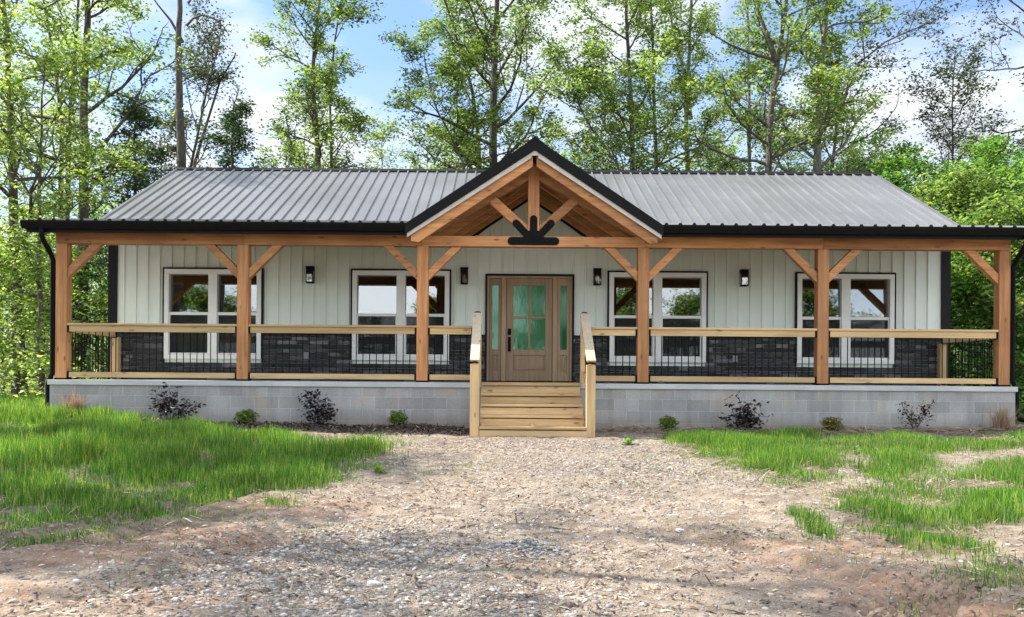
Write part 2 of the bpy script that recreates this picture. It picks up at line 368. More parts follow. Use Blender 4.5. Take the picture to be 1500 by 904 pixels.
# ------------------------------------------------------------------ mesh helpers
ORG = {}
def link(o, parent=None, origin=None):
    COL.objects.link(o)
    origin = Vector(origin)
    ORG[o.name] = origin
    if parent is not None:
        o.parent = parent; o.location = origin - ORG[parent.name]
    else: o.location = origin
    return o
def tag(o, label=None, cat=None, group=None, kind=None):
    if label: o['label'] = label
    if cat: o['category'] = cat
    if group: o['group'] = group
    if kind: o['kind'] = kind
    return o
def empty(name, loc):
    o = bpy.data.objects.new(name, None); o.empty_display_size = .3
    return link(o, None, loc)
class MB:
    def __init__(s): s.v = []; s.f = []
    def raw(s, vs, fs):
        b = len(s.v); s.v += [tuple(p) for p in vs]; s.f += [tuple(i + b for i in f) for f in fs]; return s
    def box(s, x0, x1, y0, y1, z0, z1):
        x0, x1 = sorted((x0, x1)); y0, y1 = sorted((y0, y1)); z0, z1 = sorted((z0, z1))
        return s.raw([(x0, y0, z0), (x1, y0, z0), (x1, y1, z0), (x0, y1, z0), (x0, y0, z1), (x1, y0, z1), (x1, y1, z1), (x0, y1, z1)],
                     [(0, 3, 2, 1), (4, 5, 6, 7), (0, 1, 5, 4), (1, 2, 6, 5), (2, 3, 7, 6), (3, 0, 4, 7)])
    def prism(s, poly, ext):
        """closed polygon of points swept along vector ext"""
        n = len(poly); ext = Vector(ext); poly = [Vector(p) for p in poly]
        nrm = Vector((0, 0, 0))
        for i in range(n): nrm += poly[i].cross(poly[(i + 1) % n])
        if nrm.dot(ext) > 0: poly = poly[::-1]
        vs = poly + [p + ext for p in poly]
        fs = [tuple(range(n)), tuple(range(2 * n - 1, n - 1, -1))]
        fs += [(j, i, n + i, n + j) for i, j in ((k, (k + 1) % n) for k in range(n))]
        return s.raw(vs, fs)
    def bar(s, p, q, w, h, side=(0, 1, 0)):
        """rectangular bar from p to q; w across `side`, h perpendicular to it"""
        p, q, side = Vector(p), Vector(q), Vector(side).normalized()
        d = (q - p).normalized(); up = d.cross(side).normalized(); side = up.cross(d).normalized()
        a = [p + side * (w / 2 * i) + up * (h / 2 * j) for i, j in ((-1, -1), (1, -1), (1, 1), (-1, 1))]
        return s.prism(a, q - p)
    def tube(s, pts, rad, n=8, cap=True):
        pts = [Vector(p) for p in pts]
        if isinstance(rad, (int, float)): rad = [rad] * len(pts)
        b = len(s.v); k = len(pts); ref = None
        for i, p in enumerate(pts):
            d = (pts[min(i + 1, k - 1)] - pts[max(i - 1, 0)]).normalized()
            if ref is None: ref = d.orthogonal().normalized()
            ref = (ref - d * ref.dot(d)).normalized(); bi = d.cross(ref)
            for j in range(n):
                a = 2 * math.pi * j / n
                s.v.append(tuple(p + (ref * math.cos(a) + bi * math.sin(a)) * rad[i]))
        for i in range(k - 1):
            for j in range(n):
                j2 = (j + 1) % n
                s.f.append((b + i * n + j, b + i * n + j2, b + (i + 1) * n + j2, b + (i + 1) * n + j))
        if cap:
            s.f.append(tuple(b + j for j in range(n))[::-1]); s.f.append(tuple(b + (k - 1) * n + j for j in range(n)))
        return s
    def build(s, name, mat, parent=None, origin=None, bevel=0., smooth=False):
        a = np.array(s.v)
        if origin is None:
            lo, hi = a.min(0), a.max(0); origin = ((lo[0] + hi[0]) / 2, (lo[1] + hi[1]) / 2, lo[2])
        a = a - np.array(origin)
        me = bpy.data.meshes.new(name); me.from_pydata(a.tolist(), [], s.f); me.update()
        if smooth: me.polygons.foreach_set('use_smooth', [True] * len(me.polygons))
        me.materials.append(M[mat] if isinstance(mat, str) else mat)
        o = bpy.data.objects.new(name, me); link(o, parent, origin)
        if bevel:
            b = o.modifiers.new('bevel', 'BEVEL'); b.width = bevel; b.segments = 2; b.limit_method = 'ANGLE'
        return o
def npmesh(name, v, f, mat, parent=None, origin=(0, 0, 0), smooth=False):
    """v (n,3), f (m,k) arrays -> object"""
    v = np.asarray(v, np.float32) - np.asarray(origin, np.float32)
    f = np.asarray(f, np.int32); m, k = f.shape
    me = bpy.data.meshes.new(name)
    me.vertices.add(len(v)); me.vertices.foreach_set('co', v.ravel())
    me.loops.add(m * k); me.loops.foreach_set('vertex_index', f.ravel())
    me.polygons.add(m); me.polygons.foreach_set('loop_start', np.arange(0, m * k, k, dtype=np.int32))
    me.polygons.foreach_set('loop_total', np.full(m, k, np.int32))
    if smooth: me.polygons.foreach_set('use_smooth', np.ones(m, bool))
    me.update(calc_edges=True); me.validate()
    me.materials.append(M[mat] if isinstance(mat, str) else mat)
    return link(bpy.data.objects.new(name, me), parent, origin)

# ================================================================== THE HOUSE
HW = 8.11
house = empty('house', (0, YW, 0))
tag(house, 'single storey white house with grey metal roof and timber front porch', 'house')
gable_z = lambda x: 4.753 - .672 * abs(x)          # top of the entrance gable
porch_z = lambda y: 3.393 + .177 * (y - YE)         # top of the porch roof
main_z = lambda y: 3.86 + .465 * (y - YW)           # top of the front main slope
WINX = (-6.1, -2.475, 2.475, 6.1)
WIN_W, WZ0, WZ1 = 1.87, 1.19, 2.92
DX0, DX1, DZ0, DZ1 = -.85, .866, FLOOR, 2.874

# --- walls
holes = [(x - WIN_W / 2, x + WIN_W / 2, WZ0, WZ1) for x in WINX] + [(DX0, DX1, DZ0, DZ1)]
def cells(mb, x0, x1, z0, z1, y0, y1, holes):
    xs = sorted({x0, x1, *[h[0] for h in holes], *[h[1] for h in holes]})
    for a, b in zip(xs, xs[1:]):
        cut = sorted((h[2], h[3]) for h in holes if h[0] <= a + 1e-6 and h[1] >= b - 1e-6)
        z = z0
        for c, d in cut:
            if c > z + 1e-6: mb.box(a, b, y0, y1, z, c)
            z = max(z, d)
        if z < z1: mb.box(a, b, y0, y1, z, z1)
w = MB(); cells(w, -HW, HW, FLOOR - .05, 3.62, YW, YW + .15, holes)
GX = 1.32
w.prism([(-1.0, YW, 3.62), (1.0, YW, 3.62), (0, YW, 4.40)], (0, .15, 0))
STONE_TOP = 1.67
k = 0; x = -7.95 + .115
while x < 7.9:
    z = STONE_TOP + .02; top = 3.6 if abs(x) > .95 else max(3.6, 4.37 - .75 * abs(x))
    iv = sorted((h[2], h[3] + .04) for h in holes if h[0] - .05 < x < h[1] + .05)
    for c, d in iv + [(top, top)]:
        if c > z + .03:
            w.prism([(x - .022, YW, z), (x + .022, YW, z), (x + .014, YW - .024, z), (x - .014, YW - .024, z)], (0, 0, c - z))
        z = max(z, d)
    x += .2286 if k % 3 else .2286 * 1.0
    k += 1
w.build('wall', 'siding', house)
for s in (-1, 1):
    w = MB().box(s * HW, s * (HW - .15), YW + .15, 26.2, FLOOR - .05, 3.7)
    w.prism([(s * HW, YW + .15, 3.7), (s * HW, 26.2, 3.7), (s * HW, YR, 5.5)], (-s * .15, 0, 0))
    for i in range(35):
        y = YW + .3 + i * .2286
        w.box(s * HW, s * (HW + .02), y - .018, y + .018, FLOOR, min(main_z(y), main_z(2 * YR - y)) - .35)
    w.build('wall', 'siding', house)
MB().box(-HW, HW, 26.2, 26.35, FLOOR - .05, 3.7).build('wall', 'siding', house)
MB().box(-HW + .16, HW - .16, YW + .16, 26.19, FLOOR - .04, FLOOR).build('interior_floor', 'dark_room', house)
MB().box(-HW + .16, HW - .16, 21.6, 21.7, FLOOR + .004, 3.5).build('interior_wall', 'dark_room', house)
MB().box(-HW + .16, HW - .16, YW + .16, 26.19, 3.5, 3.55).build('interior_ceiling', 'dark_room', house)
for s in (-1, 1):
    c = MB().box(s * (HW + .02), s * (HW - .15), YW - .035, YW - .001, STONE_TOP - .9, 3.55)
    c.box(s * (HW + .002), s * (HW + .03), YW - .001, YW + .14, STONE_TOP - .9, 3.55)
    c.build('corner_trim', 'blackmatte', house)

# --- ledgestone wainscot, real stones of uneven depth
rs = random.Random(5)
st = {-1: MB(), 1: MB()}; z = FLOOR + .005
sholes = [(h[0] - .005, h[1] + .005) for h in holes]
st2 = []
while z < STONE_TOP - .02:
    h = rs.choice((.05, .065, .075, .09)); h = min(h, STONE_TOP - z)
    x = -7.955 - rs.random() * .2
    while x < 7.955:
        L = rs.uniform(.12, .42); a, b = max(x, -7.955), min(x + L, 7.955); x += L
        zz = z + h / 2
        segs = [(a, b)]
        for (hx0, hx1, hz0, hz1) in holes:
            if hz0 - .01 < zz + h / 2 and zz - h / 2 < hz1:
                ns = []
                for p, q in segs:
                    if q <= hx0 or p >= hx1: ns.append((p, q)); continue
                    if p < hx0: ns.append((p, hx0))
                    if q > hx1: ns.append((hx1, q))
                segs = ns
        for p, q in segs:
            if q - p < .03: continue
            d = YW - rs.uniform(.03, .062)
            j = lambda: rs.uniform(-.004, .004)
            g = .003
            vs = [(p + g, YW - .002, z + g), (q - g, YW - .002, z + g), (q - g, YW - .002, z + h - g), (p + g, YW - .002, z + h - g),
                  (p + g + j(), d + j(), z + g + .003), (q - g + j(), d + j(), z + g + .003), (q - g + j(), d + j(), z + h - g - .003), (p + g + j(), d + j(), z + h - g - .003)]
            st[-1 if p < 0 else 1].raw(vs, [(4, 5, 6, 7), (0, 1, 5, 4), (1, 2, 6, 5), (2, 3, 7, 6), (3, 0, 4, 7)])
    z += h
for s in (-1, 1): st[s].build('stone_wainscot', 'ledge', house)
hs_ = sorted((h[0], h[1]) for h in holes)
for a, b in zip([-7.955] + [h[1] for h in hs_], [h[0] for h in hs_] + [7.955]):
    MB().box(a, b, YW - .055, YW - .001, STONE_TOP, STONE_TOP + .028).build('stone_cap', 'blackmatte', house)

# --- windows
for wi, x in enumerate(WINX):
    x0, x1 = x - WIN_W / 2, x + WIN_W / 2
    f = MB(); yf, yb = YW - .075, YW + .08
    t = .09
    f.box(x0, x1, yf, yb, WZ0, WZ0 + t); f.box(x0, x1, yf, yb, WZ1 - t, WZ1)
    f.box(x0, x0 + t, yf, yb, WZ0 + t, WZ1 - t); f.box(x1 - t, x1, yf, yb, WZ0 + t, WZ1 - t)
    f.box(x - .085, x + .085, yf, yb, WZ0 + t, WZ1 - t)
    win = f.build('window', 'white', house, bevel=.006)
    tr = MB(); b = .032
    tr.box(x0 - b, x1 + b, YW - .065, YW - .001, WZ1 + .002, WZ1 + b)
    for a, c in ((x0 - b, x0 - .002), (x1 + .002, x1 + b)): tr.box(a, c, YW - .064, YW - .001, WZ0 + .02, WZ1)
    tr.build('outer_trim', 'blackmatte', win)
    zm = (WZ0 + WZ1) / 2 + .01
    for s in (-1, 1):
        a, c = (x0 + t, x - .085) if s < 0 else (x + .085, x1 - t)
        sm = MB(); q = .035
        sm.box(a, c, YW - .045, YW + .03, zm - .028, zm + .028)
        sm.box(a, a + .02, YW - .04, YW + .03, WZ0 + t, zm - .028); sm.box(c - .02, c, YW - .04, YW + .03, WZ0 + t, zm - .028)
        sm.box(a + .02, c - .02, YW - .04, YW + .03, WZ0 + t, WZ0 + t + .03)
        sm.build('sash', 'white', win, bevel=.004)
        # upper light tilted back to bring the dark porch ceiling into its reflection
        MB().prism([(a, YW + .012, zm), (c, YW + .012, zm), (c, YW + .044, WZ1 - t), (a, YW + .044, WZ1 - t)], (0, .004, 0)).build('pane', 'glass', win)
        MB().box(a + .02, c - .02, YW - .03, YW - .028, WZ0 + t + .03, zm - .028).build('insect_screen', 'screen', win)
        MB().box(a + .02, c - .02, YW + .002, YW + .006, WZ0 + t + .03, zm - .028).build('pane', 'glass_low', win)
    if wi == 3:
        cu = MB(); n = 26; a0, a1 = x + .12, x + .62
        pts = [(a0 + (a1 - a0) * i / n, YW + .32 + .035 * math.sin(i * 1.9)) for i in range(n + 1)]
        vs = [(p[0], p[1], zz) for zz in (WZ0 - .2, WZ1 - .9) for p in pts]
        cu.raw(vs, [(i, i + 1, n + 2 + i, n + 1 + i) for i in range(n)])
        cu.build('curtain', 'curtain', win)

# --- entrance door with sidelights
fr = MB(); yf = YW - .03
fr.box(DX0 + .035, DX0 + .075, yf, YW + .12, DZ0, DZ1 - .075); fr.box(DX1 - .075, DX1 - .035, yf, YW + .12, DZ0, DZ1 - .075)
fr.box(DX0 + .035, DX1 - .035, yf, YW + .12, DZ1 - .075, DZ1 - .035)
for xa in (-.49, .50): fr.box(xa - .045, xa + .045, yf + .004, YW + .12, DZ0, DZ1 - .075)
df = fr.build('door_frame', 'oak_z', house, bevel=.005)
tr = MB(); tr.box(DX0, DX1, YW - .068, YW - .002, DZ1 - .034, DZ1)
for a, b in ((DX0, DX0 + .034), (DX1 - .034, DX1)): tr.box(a, b, YW - .067, YW - .002, DZ0, DZ1 - .035)
tr.build('outer_trim', 'blackmatte', df)
MB().box(DX0 + .035, DX1 - .035, YW - .06, YW - .0305, DZ0, DZ0 + .03).build('threshold', 'black', df)
def leaf_panel(x0, x1, z0, z1, gz, yfront, yback, stile, pz):
    """stile and rail leaf: glass opening gz=(bottom, top), raised panel pz=(bottom, top)"""
    p = MB()
    p.box(x0, x0 + stile, yfront, yback, z0, z1); p.box(x1 - stile, x1, yfront, yback, z0, z1)
    a, b = x0 + stile, x1 - stile
    p.box(a, b, yfront, yback, gz[1], z1); p.box(a, b, yfront, yback, pz[1], gz[0]); p.box(a, b, yfront, yback, z0, pz[0])
    p.box(a, b, yfront + .025, yback, pz[0], pz[1])
    i = .035
    p.prism([(a + i, yfront + .025, pz[0] + i), (b - i, yfront + .025, pz[0] + i), (b - i, yfront + .025, pz[1] - i), (a + i, yfront + .025, pz[1] - i)], (0, -.016, 0))
    return p
dx0, dx1 = -.44, .45
gz = (1.42, 2.66)
p = leaf_panel(dx0, dx1, DZ0 + .032, DZ1 - .078, gz, YW + .005, YW + .05, .135, (1.0, 1.31))
xm = (dx0 + dx1) / 2; zm = (gz[0] + gz[1]) / 2
p.box(xm - .02, xm + .02, YW + .008, YW + .045, *gz)
p.box(dx0 + .135, xm - .02, YW + .008, YW + .045, zm - .02, zm + .02); p.box(xm + .02, dx1 - .135, YW + .008, YW + .045, zm - .02, zm + .02)
door = p.build('door', 'oak_z', house, bevel=.004)
MB().box(dx0 + .135, dx1 - .135, YW + .028, YW + .034, *gz).build('pane', 'doorglass', door)
h = MB().box(dx0 + .03, dx0 + .095, YW - .012, YW + .005, 1.70, 1.82).box(dx0 + .035, dx0 + .09, YW - .014, YW + .005, 1.38, 1.66)
h.tube([(dx0 + .0625, YW - .014, 1.62), (dx0 + .0625, YW - .06, 1.60), (dx0 + .0625, YW - .06, 1.44), (dx0 + .0625, YW - .014, 1.42)], .011, 8)
h.tube([(dx0 + .0625, YW - .035, 1.76), (dx0 + .0625, YW - .012, 1.76)], .024, 12)
h.build('handle', 'black', door)
for a, b in ((DX0 + .077, -.537), (.547, DX1 - .077)):
    s = leaf_panel(a, b, DZ0 + .032, DZ1 - .078, (1.42, 2.66), YW + .012, YW + .05, .058, (1.0, 1.31)).build('sidelight', 'oak_z', house, bevel=.003)
    MB().box(a + .058, b - .058, YW + .03, YW + .036, 1.42, 2.66).build('pane', 'doorglass', s)

# --- lanterns and outlets on the wall
for x in (-4.22, -1.255, 1.305, 4.13):
    yb = YW - .002; z0, z1 = 2.665, 2.985; hw = .07
    l = MB().box(x - hw, x + hw, yb - .022, yb, z0 + .02, z1 - .02)
    l.box(x - hw, x + hw, yb - .155, yb - .022, z1 - .095, z1 - .02)
    l.box(x - hw - .006, x + hw + .006, yb - .162, yb - .02, z1 - .02, z1)
    l.box(x - hw, x + hw, yb - .155, yb - .022, z0, z0 + .025)
    for a in (-1, 1):
        for yy in (-.155, -.036): l.box(x + a * hw, x + a * (hw - .014), yb + yy, yb + yy + .014, z0 + .025, z1 - .095)
    lamp = l.build('wall_lamp', 'black', house, bevel=.002)
    g = MB()
    for a in (-1, 1): g.box(x + a * (hw - .003), x + a * (hw - .007), yb - .141, yb - .037, z0 + .025, z1 - .095)
    g.box(x - hw + .014, x + hw - .014, yb - .150, yb - .146, z0 + .025, z1 - .095)
    g.build('glass', 'lampglass', lamp)
    MB().tube([(x, yb - .085, z0 + .025), (x, yb - .085, z0 + .05), (x, yb - .085, z0 + .15), (x, yb - .085, z0 + .19)], [.022, .032, .032, .012], 12).build('bulb', 'bulb', lamp, smooth=True)
for x in (-4.29, 3.97):
    z = 1.27
    MB().box(x - .048, x + .048, YW - .085, YW - .06, z - .065, z + .065).build('outlet_cover', 'cover', house, bevel=.006)

# --- porch base
PX = 8.085
YS = 15.46
fw = MB().box(-PX + .03, PX - .03, YS + .03, YW - .01, -.7, FLOOR - .085)
fw.build('foundation_wall', 'cmu', house, origin=(0, YS, .73))
MB().box(-PX + .03, PX - .03, YW, 26.3, -.7, FLOOR - .085).build('foundation_wall', 'cmu', house, origin=(.13, YW, .73))
MB().box(-PX, PX, YS, YW - .01, FLOOR - .085, FLOOR).build('porch_floor', 'slab', house, bevel=.006)

# --- posts with knee braces
PXS = (-7.93, -4.88, -1.858, 1.858, 4.88, 7.93)
pw = .19; BZ0, BZ1 = 3.07, 3.26; yc = YP + pw / 2
for i, x in enumerate(PXS):
    po = MB().box(x - pw / 2, x + pw / 2, YP, YP + pw, FLOOR + .012, BZ0).build('post', 'cedar_z', house, bevel=.007)
    MB().box(x - pw / 2 - .006, x + pw / 2 + .006, YP - .006, YP + pw + .006, FLOOR, FLOOR + .03).build('base_bracket', 'black', po)
    for s in (-1, 1):
        if (i == 0 and s < 0) or (i == 5 and s > 0): continue
        # mitred brace: 45 degrees between post face and beam underside
        xa = x + s * pw / 2; L = .57; d = .14 * 1.25
        q = [(xa, yc - .065, BZ0 - L - .0), (xa, yc - .065, BZ0 - L + d), (xa + s * (L - d), yc - .065, BZ0), (xa + s * L, yc - .065, BZ0)]
        MB().prism(q, (0, .13, 0)).build('knee_brace', 'cedar_x', po, bevel=.005)
# --- beams
for a, b in ((-8.03, -4.88), (-4.88, -1.858 - .02), (1.858 + .02, 4.88), (4.88, 8.03)):
    MB().box(a + .002, b - .002, YP + .003, YP + pw - .003, BZ0 + .001, BZ1).build('beam', 'cedar_x', house, bevel=.006)
MB().box(-1.876, 1.876, YP, YP + pw, BZ0 + .001, BZ1 - .015).build('beam', 'cedar_x', house, bevel=.006)
for s in (-1, 1):
    pass

# --- entrance truss
tz = lambda x, off: gable_z(x) - off
OT = .30     # underside of the boards below the roof skin
ts = MB()
c0 = MB()
for s in (-1, 1):
    c0.prism([(0, YP + .005, 4.753 - .27), (s * 1.99, YP + .005, gable_z(1.99) - .27), (s * 1.99, YP + .005, gable_z(1.99) - .27 - .005),
              (s * 1.72, YP + .005, BZ1 - .01), (0, YP + .005, 4.753 - .27 - .235)], (0, .17, 0))
truss = c0.build('truss', 'cedar_x', house, bevel=.005)
MB().box(-.095, .095, YP - .004, YP + pw - .03, BZ1 - .014, 4.753 - .30).build('king_post', 'cedar_z', truss, bevel=.006)
for s in (-1, 1):
    p = Vector((s * .10, YP + .085, 3.33)); q = Vector((s * .78, YP + .085, 3.94))
    MB().bar(p, q, .14, .15).build('strut', 'cedar_x', truss, bevel=.006)
def fan_plate():
    """steel plate: a foot along the beam and three fingers with rounded ends"""
    m = MB(); y = YP - .012
    def finger(x0, z0, x1, z1, w, yy):
        d = Vector((x1 - x0, 0, z1 - z0)).normalized(); n = Vector((-d.z, 0, d.x))
        P0, P1 = Vector((x0, yy, z0)), Vector((x1, yy, z1))
        pts = [P0 - n * w / 2, P1 - n * w / 2 - d * w / 2]
        for k in range(1, 8):
            a = -math.pi / 2 + math.pi * k / 8
            pts.append(P1 - d * w / 2 + (n * math.sin(a) + d * math.cos(a)) * w / 2)
        pts += [P1 + n * w / 2 - d * w / 2, P0 + n * w / 2]
        m.prism(pts, (0, .008, 0))
    finger(0, 3.165, .435, 3.165, .135, y); finger(0, 3.165, -.435, 3.165, .135, y)
    finger(0, 3.16, 0, 3.60, .125, y - .0015)
    for s in (-1, 1): finger(s * .05, 3.20, s * .335, 3.51, .125, y - .003)
    m.prism([(-.2, y + .0012, 3.16), (.2, y + .0012, 3.16), (.14, y + .0012, 3.34), (-.14, y + .0012, 3.34)], (0, .006, 0))
    return m
pl = fan_plate().build('steel_plate', 'black', truss)
for x, z in ((-.36, 3.165), (-.22, 3.165), (.22, 3.165), (.36, 3.165), (0, 3.42), (0, 3.54), (-.2, 3.37), (-.29, 3.46), (.2, 3.37), (.29, 3.46)):
    MB().tube([(x, YP - .028, z), (x, YP - .016, z)], .013, 6).build('bolt', 'blackmatte', pl)

# --- entrance gable roof: skin, boards, rafters, edge trim
YG = 15.17; hx = 2.09
xv = (4.753 - 3.86) / .672; yvr = YW + (4.753 - 3.86) / .465
gr = MB(); T = .03
for s in (-1, 1):
    top = [Vector((0, YG, 4.753)), Vector((s * hx, YG, gable_z(hx))), Vector((s * (hx - .03), YE + .05, gable_z(hx - .03))), Vector((s * xv, YW, 3.86)), Vector((0, yvr, 4.753))]
    gr.prism(top, (0, 0, -T))
    x = .23
    while x < 2.0:                       # ribs run down the gable slope: seen from the side
        x += .23
    y = YG + .1
    while y < yvr - .2:
        xe = hx - .01 if y < YE + .06 else (hx + (xv - hx) * (y - YE) / (YW - YE) if y < YW else xv * (yvr - y) / (yvr - YW))
        if xe > .2:
            gr.bar((s * .04, y, gable_z(.04) + .008), (s * (xe - .02), y, gable_z(xe - .02) + .008), .045, .022)
        y += .2286
gable = gr.build('gable_roof', 'roof', house)
rt = MB(); c = math.cos(math.atan(.672))
for s in (-1, 1):
    rt.prism([(0, YG - .03, 4.785), (s * (hx + .02), YG - .03, gable_z(hx + .02) + .032), (s * (hx + .02), YG - .03, gable_z(hx + .02) - .135), (0, YG - .03, 4.585)], (0, .028, 0))
    rt.bar((s * .0, YG + .06, 4.78), (s * (hx + .015), YG + .06, gable_z(hx + .015) + .027), .18, .012)
rt.build('rake_trim', 'roofdark', gable)
cap = MB()
for s in (-1, 1): cap.bar((0, YG - .02, 4.80), (0, yvr, 4.80), .01, .012)
cap.prism([(-.17, YG - .035, 4.672), (0, YG - .035, 4.815), (.17, YG - .035, 4.672), (.17, YG - .035, 4.655), (0, YG - .035, 4.775), (-.17, YG - .035, 4.655)], (0, yvr - YG - .2, 0))
cap.build('ridge_cap', 'roofdark', gable)
fb = MB()
for s in (-1, 1):
    fb.prism([(s * .055, YG - .006, 4.585 - .672 * .055), (s * (hx - .01), YG - .006, gable_z(hx - .01) - .137), (s * (hx - .01), YG - .006, gable_z(hx - .01) - .205), (s * .055, YG - .006, 4.50 - .672 * .055)], (0, .028, 0))
fb.prism([(-.054, YG - .008, 4.50), (.054, YG - .008, 4.50), (.054, YG - .008, 4.575), (-.054, YG - .008, 4.575)], (0, .03, 0))
fb.build('fascia_board', 'greytrim', gable)
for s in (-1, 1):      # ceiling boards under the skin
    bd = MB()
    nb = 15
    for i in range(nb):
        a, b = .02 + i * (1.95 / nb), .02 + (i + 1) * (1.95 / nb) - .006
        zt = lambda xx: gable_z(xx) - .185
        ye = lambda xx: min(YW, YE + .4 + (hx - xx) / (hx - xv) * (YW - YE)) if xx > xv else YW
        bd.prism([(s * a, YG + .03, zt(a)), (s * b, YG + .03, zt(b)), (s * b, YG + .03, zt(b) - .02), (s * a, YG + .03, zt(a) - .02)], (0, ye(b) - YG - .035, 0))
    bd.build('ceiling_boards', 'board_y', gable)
    for y in (YG + .05, 16.45, 17.15, 17.8):
        ex = 2.02 if y < 15.5 else 1.98 - (y - YE) * .2
        MB().prism([(s * .03, y, gable_z(.03) - .207), (s * ex, y, gable_z(ex) - .207), (s * ex, y, gable_z(ex) - .207 - .09), (s * (ex - .12), y, gable_z(ex - .12) - .207 - .19), (s * .03, y, gable_z(.03) - .207 - .19)], (0, .085, 0)).build('rafter', 'cedar_x', gable, bevel=.004)
    MB().prism([(s * .0, YW - .03, 4.36), (s * 1.42, YW - .03, 4.36 - .672 * 1.42), (s * 1.42, YW - .03, 4.31 - .672 * 1.42), (0, YW - .03, 4.31)], (0, .028, 0)).build('wall_trim', 'blackmatte', gable)

# --- main roof (front and back slopes) and porch roof, ribs in the same sheet
RX = 8.30
def slope_sheet(mb, x0, x1, ya, za, yb, zb, thick, valley=None):
    mb.prism([(x0, ya, za), (x1, ya, za), (x1, yb, zb), (x0, yb, zb)], (0, 0, -thick))
def rib(mb, x, ya, za, yb, zb, h=.035):
    p = [(x - .027, ya, za), (x - .014, ya, za + h), (x + .014, ya, za + h), (x + .027, ya, za)]
    mb.prism(p, (0, yb - ya, zb - za))
mr = MB()
# front slope in pieces round the entrance gable
mr.prism([(-RX, YW, 3.86), (-xv, YW, 3.86), (0, yvr, 4.753), (xv, YW, 3.86), (RX, YW, 3.86), (RX, YR, main_z(YR)), (-RX, YR, main_z(YR))][0:3] + [(0, YR, main_z(YR)), (-RX, YR, main_z(YR))], (0, 0, -.03))
mr.prism([(RX, YW, 3.86), (xv, YW, 3.86), (0, yvr, 4.753), (0, YR, main_z(YR)), (RX, YR, main_z(YR))], (0, 0, -.03))
slope_sheet(mr, -RX, RX, YR, main_z(YR), 26.7, main_z(YR) - .465 * (26.7 - YR), .03)
x = -RX + .03
xs_r = [-RX + .035 + .2286 * i for i in range(73)]
for x in xs_r:
    if x > RX - .02: continue
    y0 = YW if abs(x) > xv else YW + (gable_z(x) - 3.86) / .465
    rib(mr, x, y0 + .002, main_z(y0), YR - .02, main_z(YR - .02))
    rib(mr, x, YR + .02, main_z(YR) - .465 * .02, 26.7, main_z(YR) - .465 * (26.7 - YR))
main = mr.build('main_roof', 'roof', house)
zr = main_z(YR)
MB().prism([(-RX - .02, YR - .16, zr - .045), (-RX - .02, YR - .02, zr + .04), (-RX - .02, YR + .02, zr + .04), (-RX - .02, YR + .16, zr - .045), (-RX - .02, YR, zr + .02)], (2 * RX + .04, 0, 0)).build('ridge_cap', 'roofdark', main)
for s in (-1, 1):
    rk = MB()
    for ya, za, yb, zb in ((YW - .01, 3.86, YR, zr), (YR, zr, 26.7, zr - .465 * 4.6)):
        rk.prism([(s * (RX + .002), ya, za + .02), (s * (RX + .002), yb, zb + .02), (s * (RX + .002), yb, zb - .17), (s * (RX + .002), ya, za - .17)], (s * .025, 0, 0))
    rk.build('rake_trim', 'roof', main)
    sf = MB().prism([(s * HW, YW, 3.80), (s * (RX - .001), YW, 3.80), (s * (RX - .001), YR, zr - .06), (s * HW, YR, zr - .06)], (0, 0, -.02))
    sf.build('soffit', 'blackmatte', main)

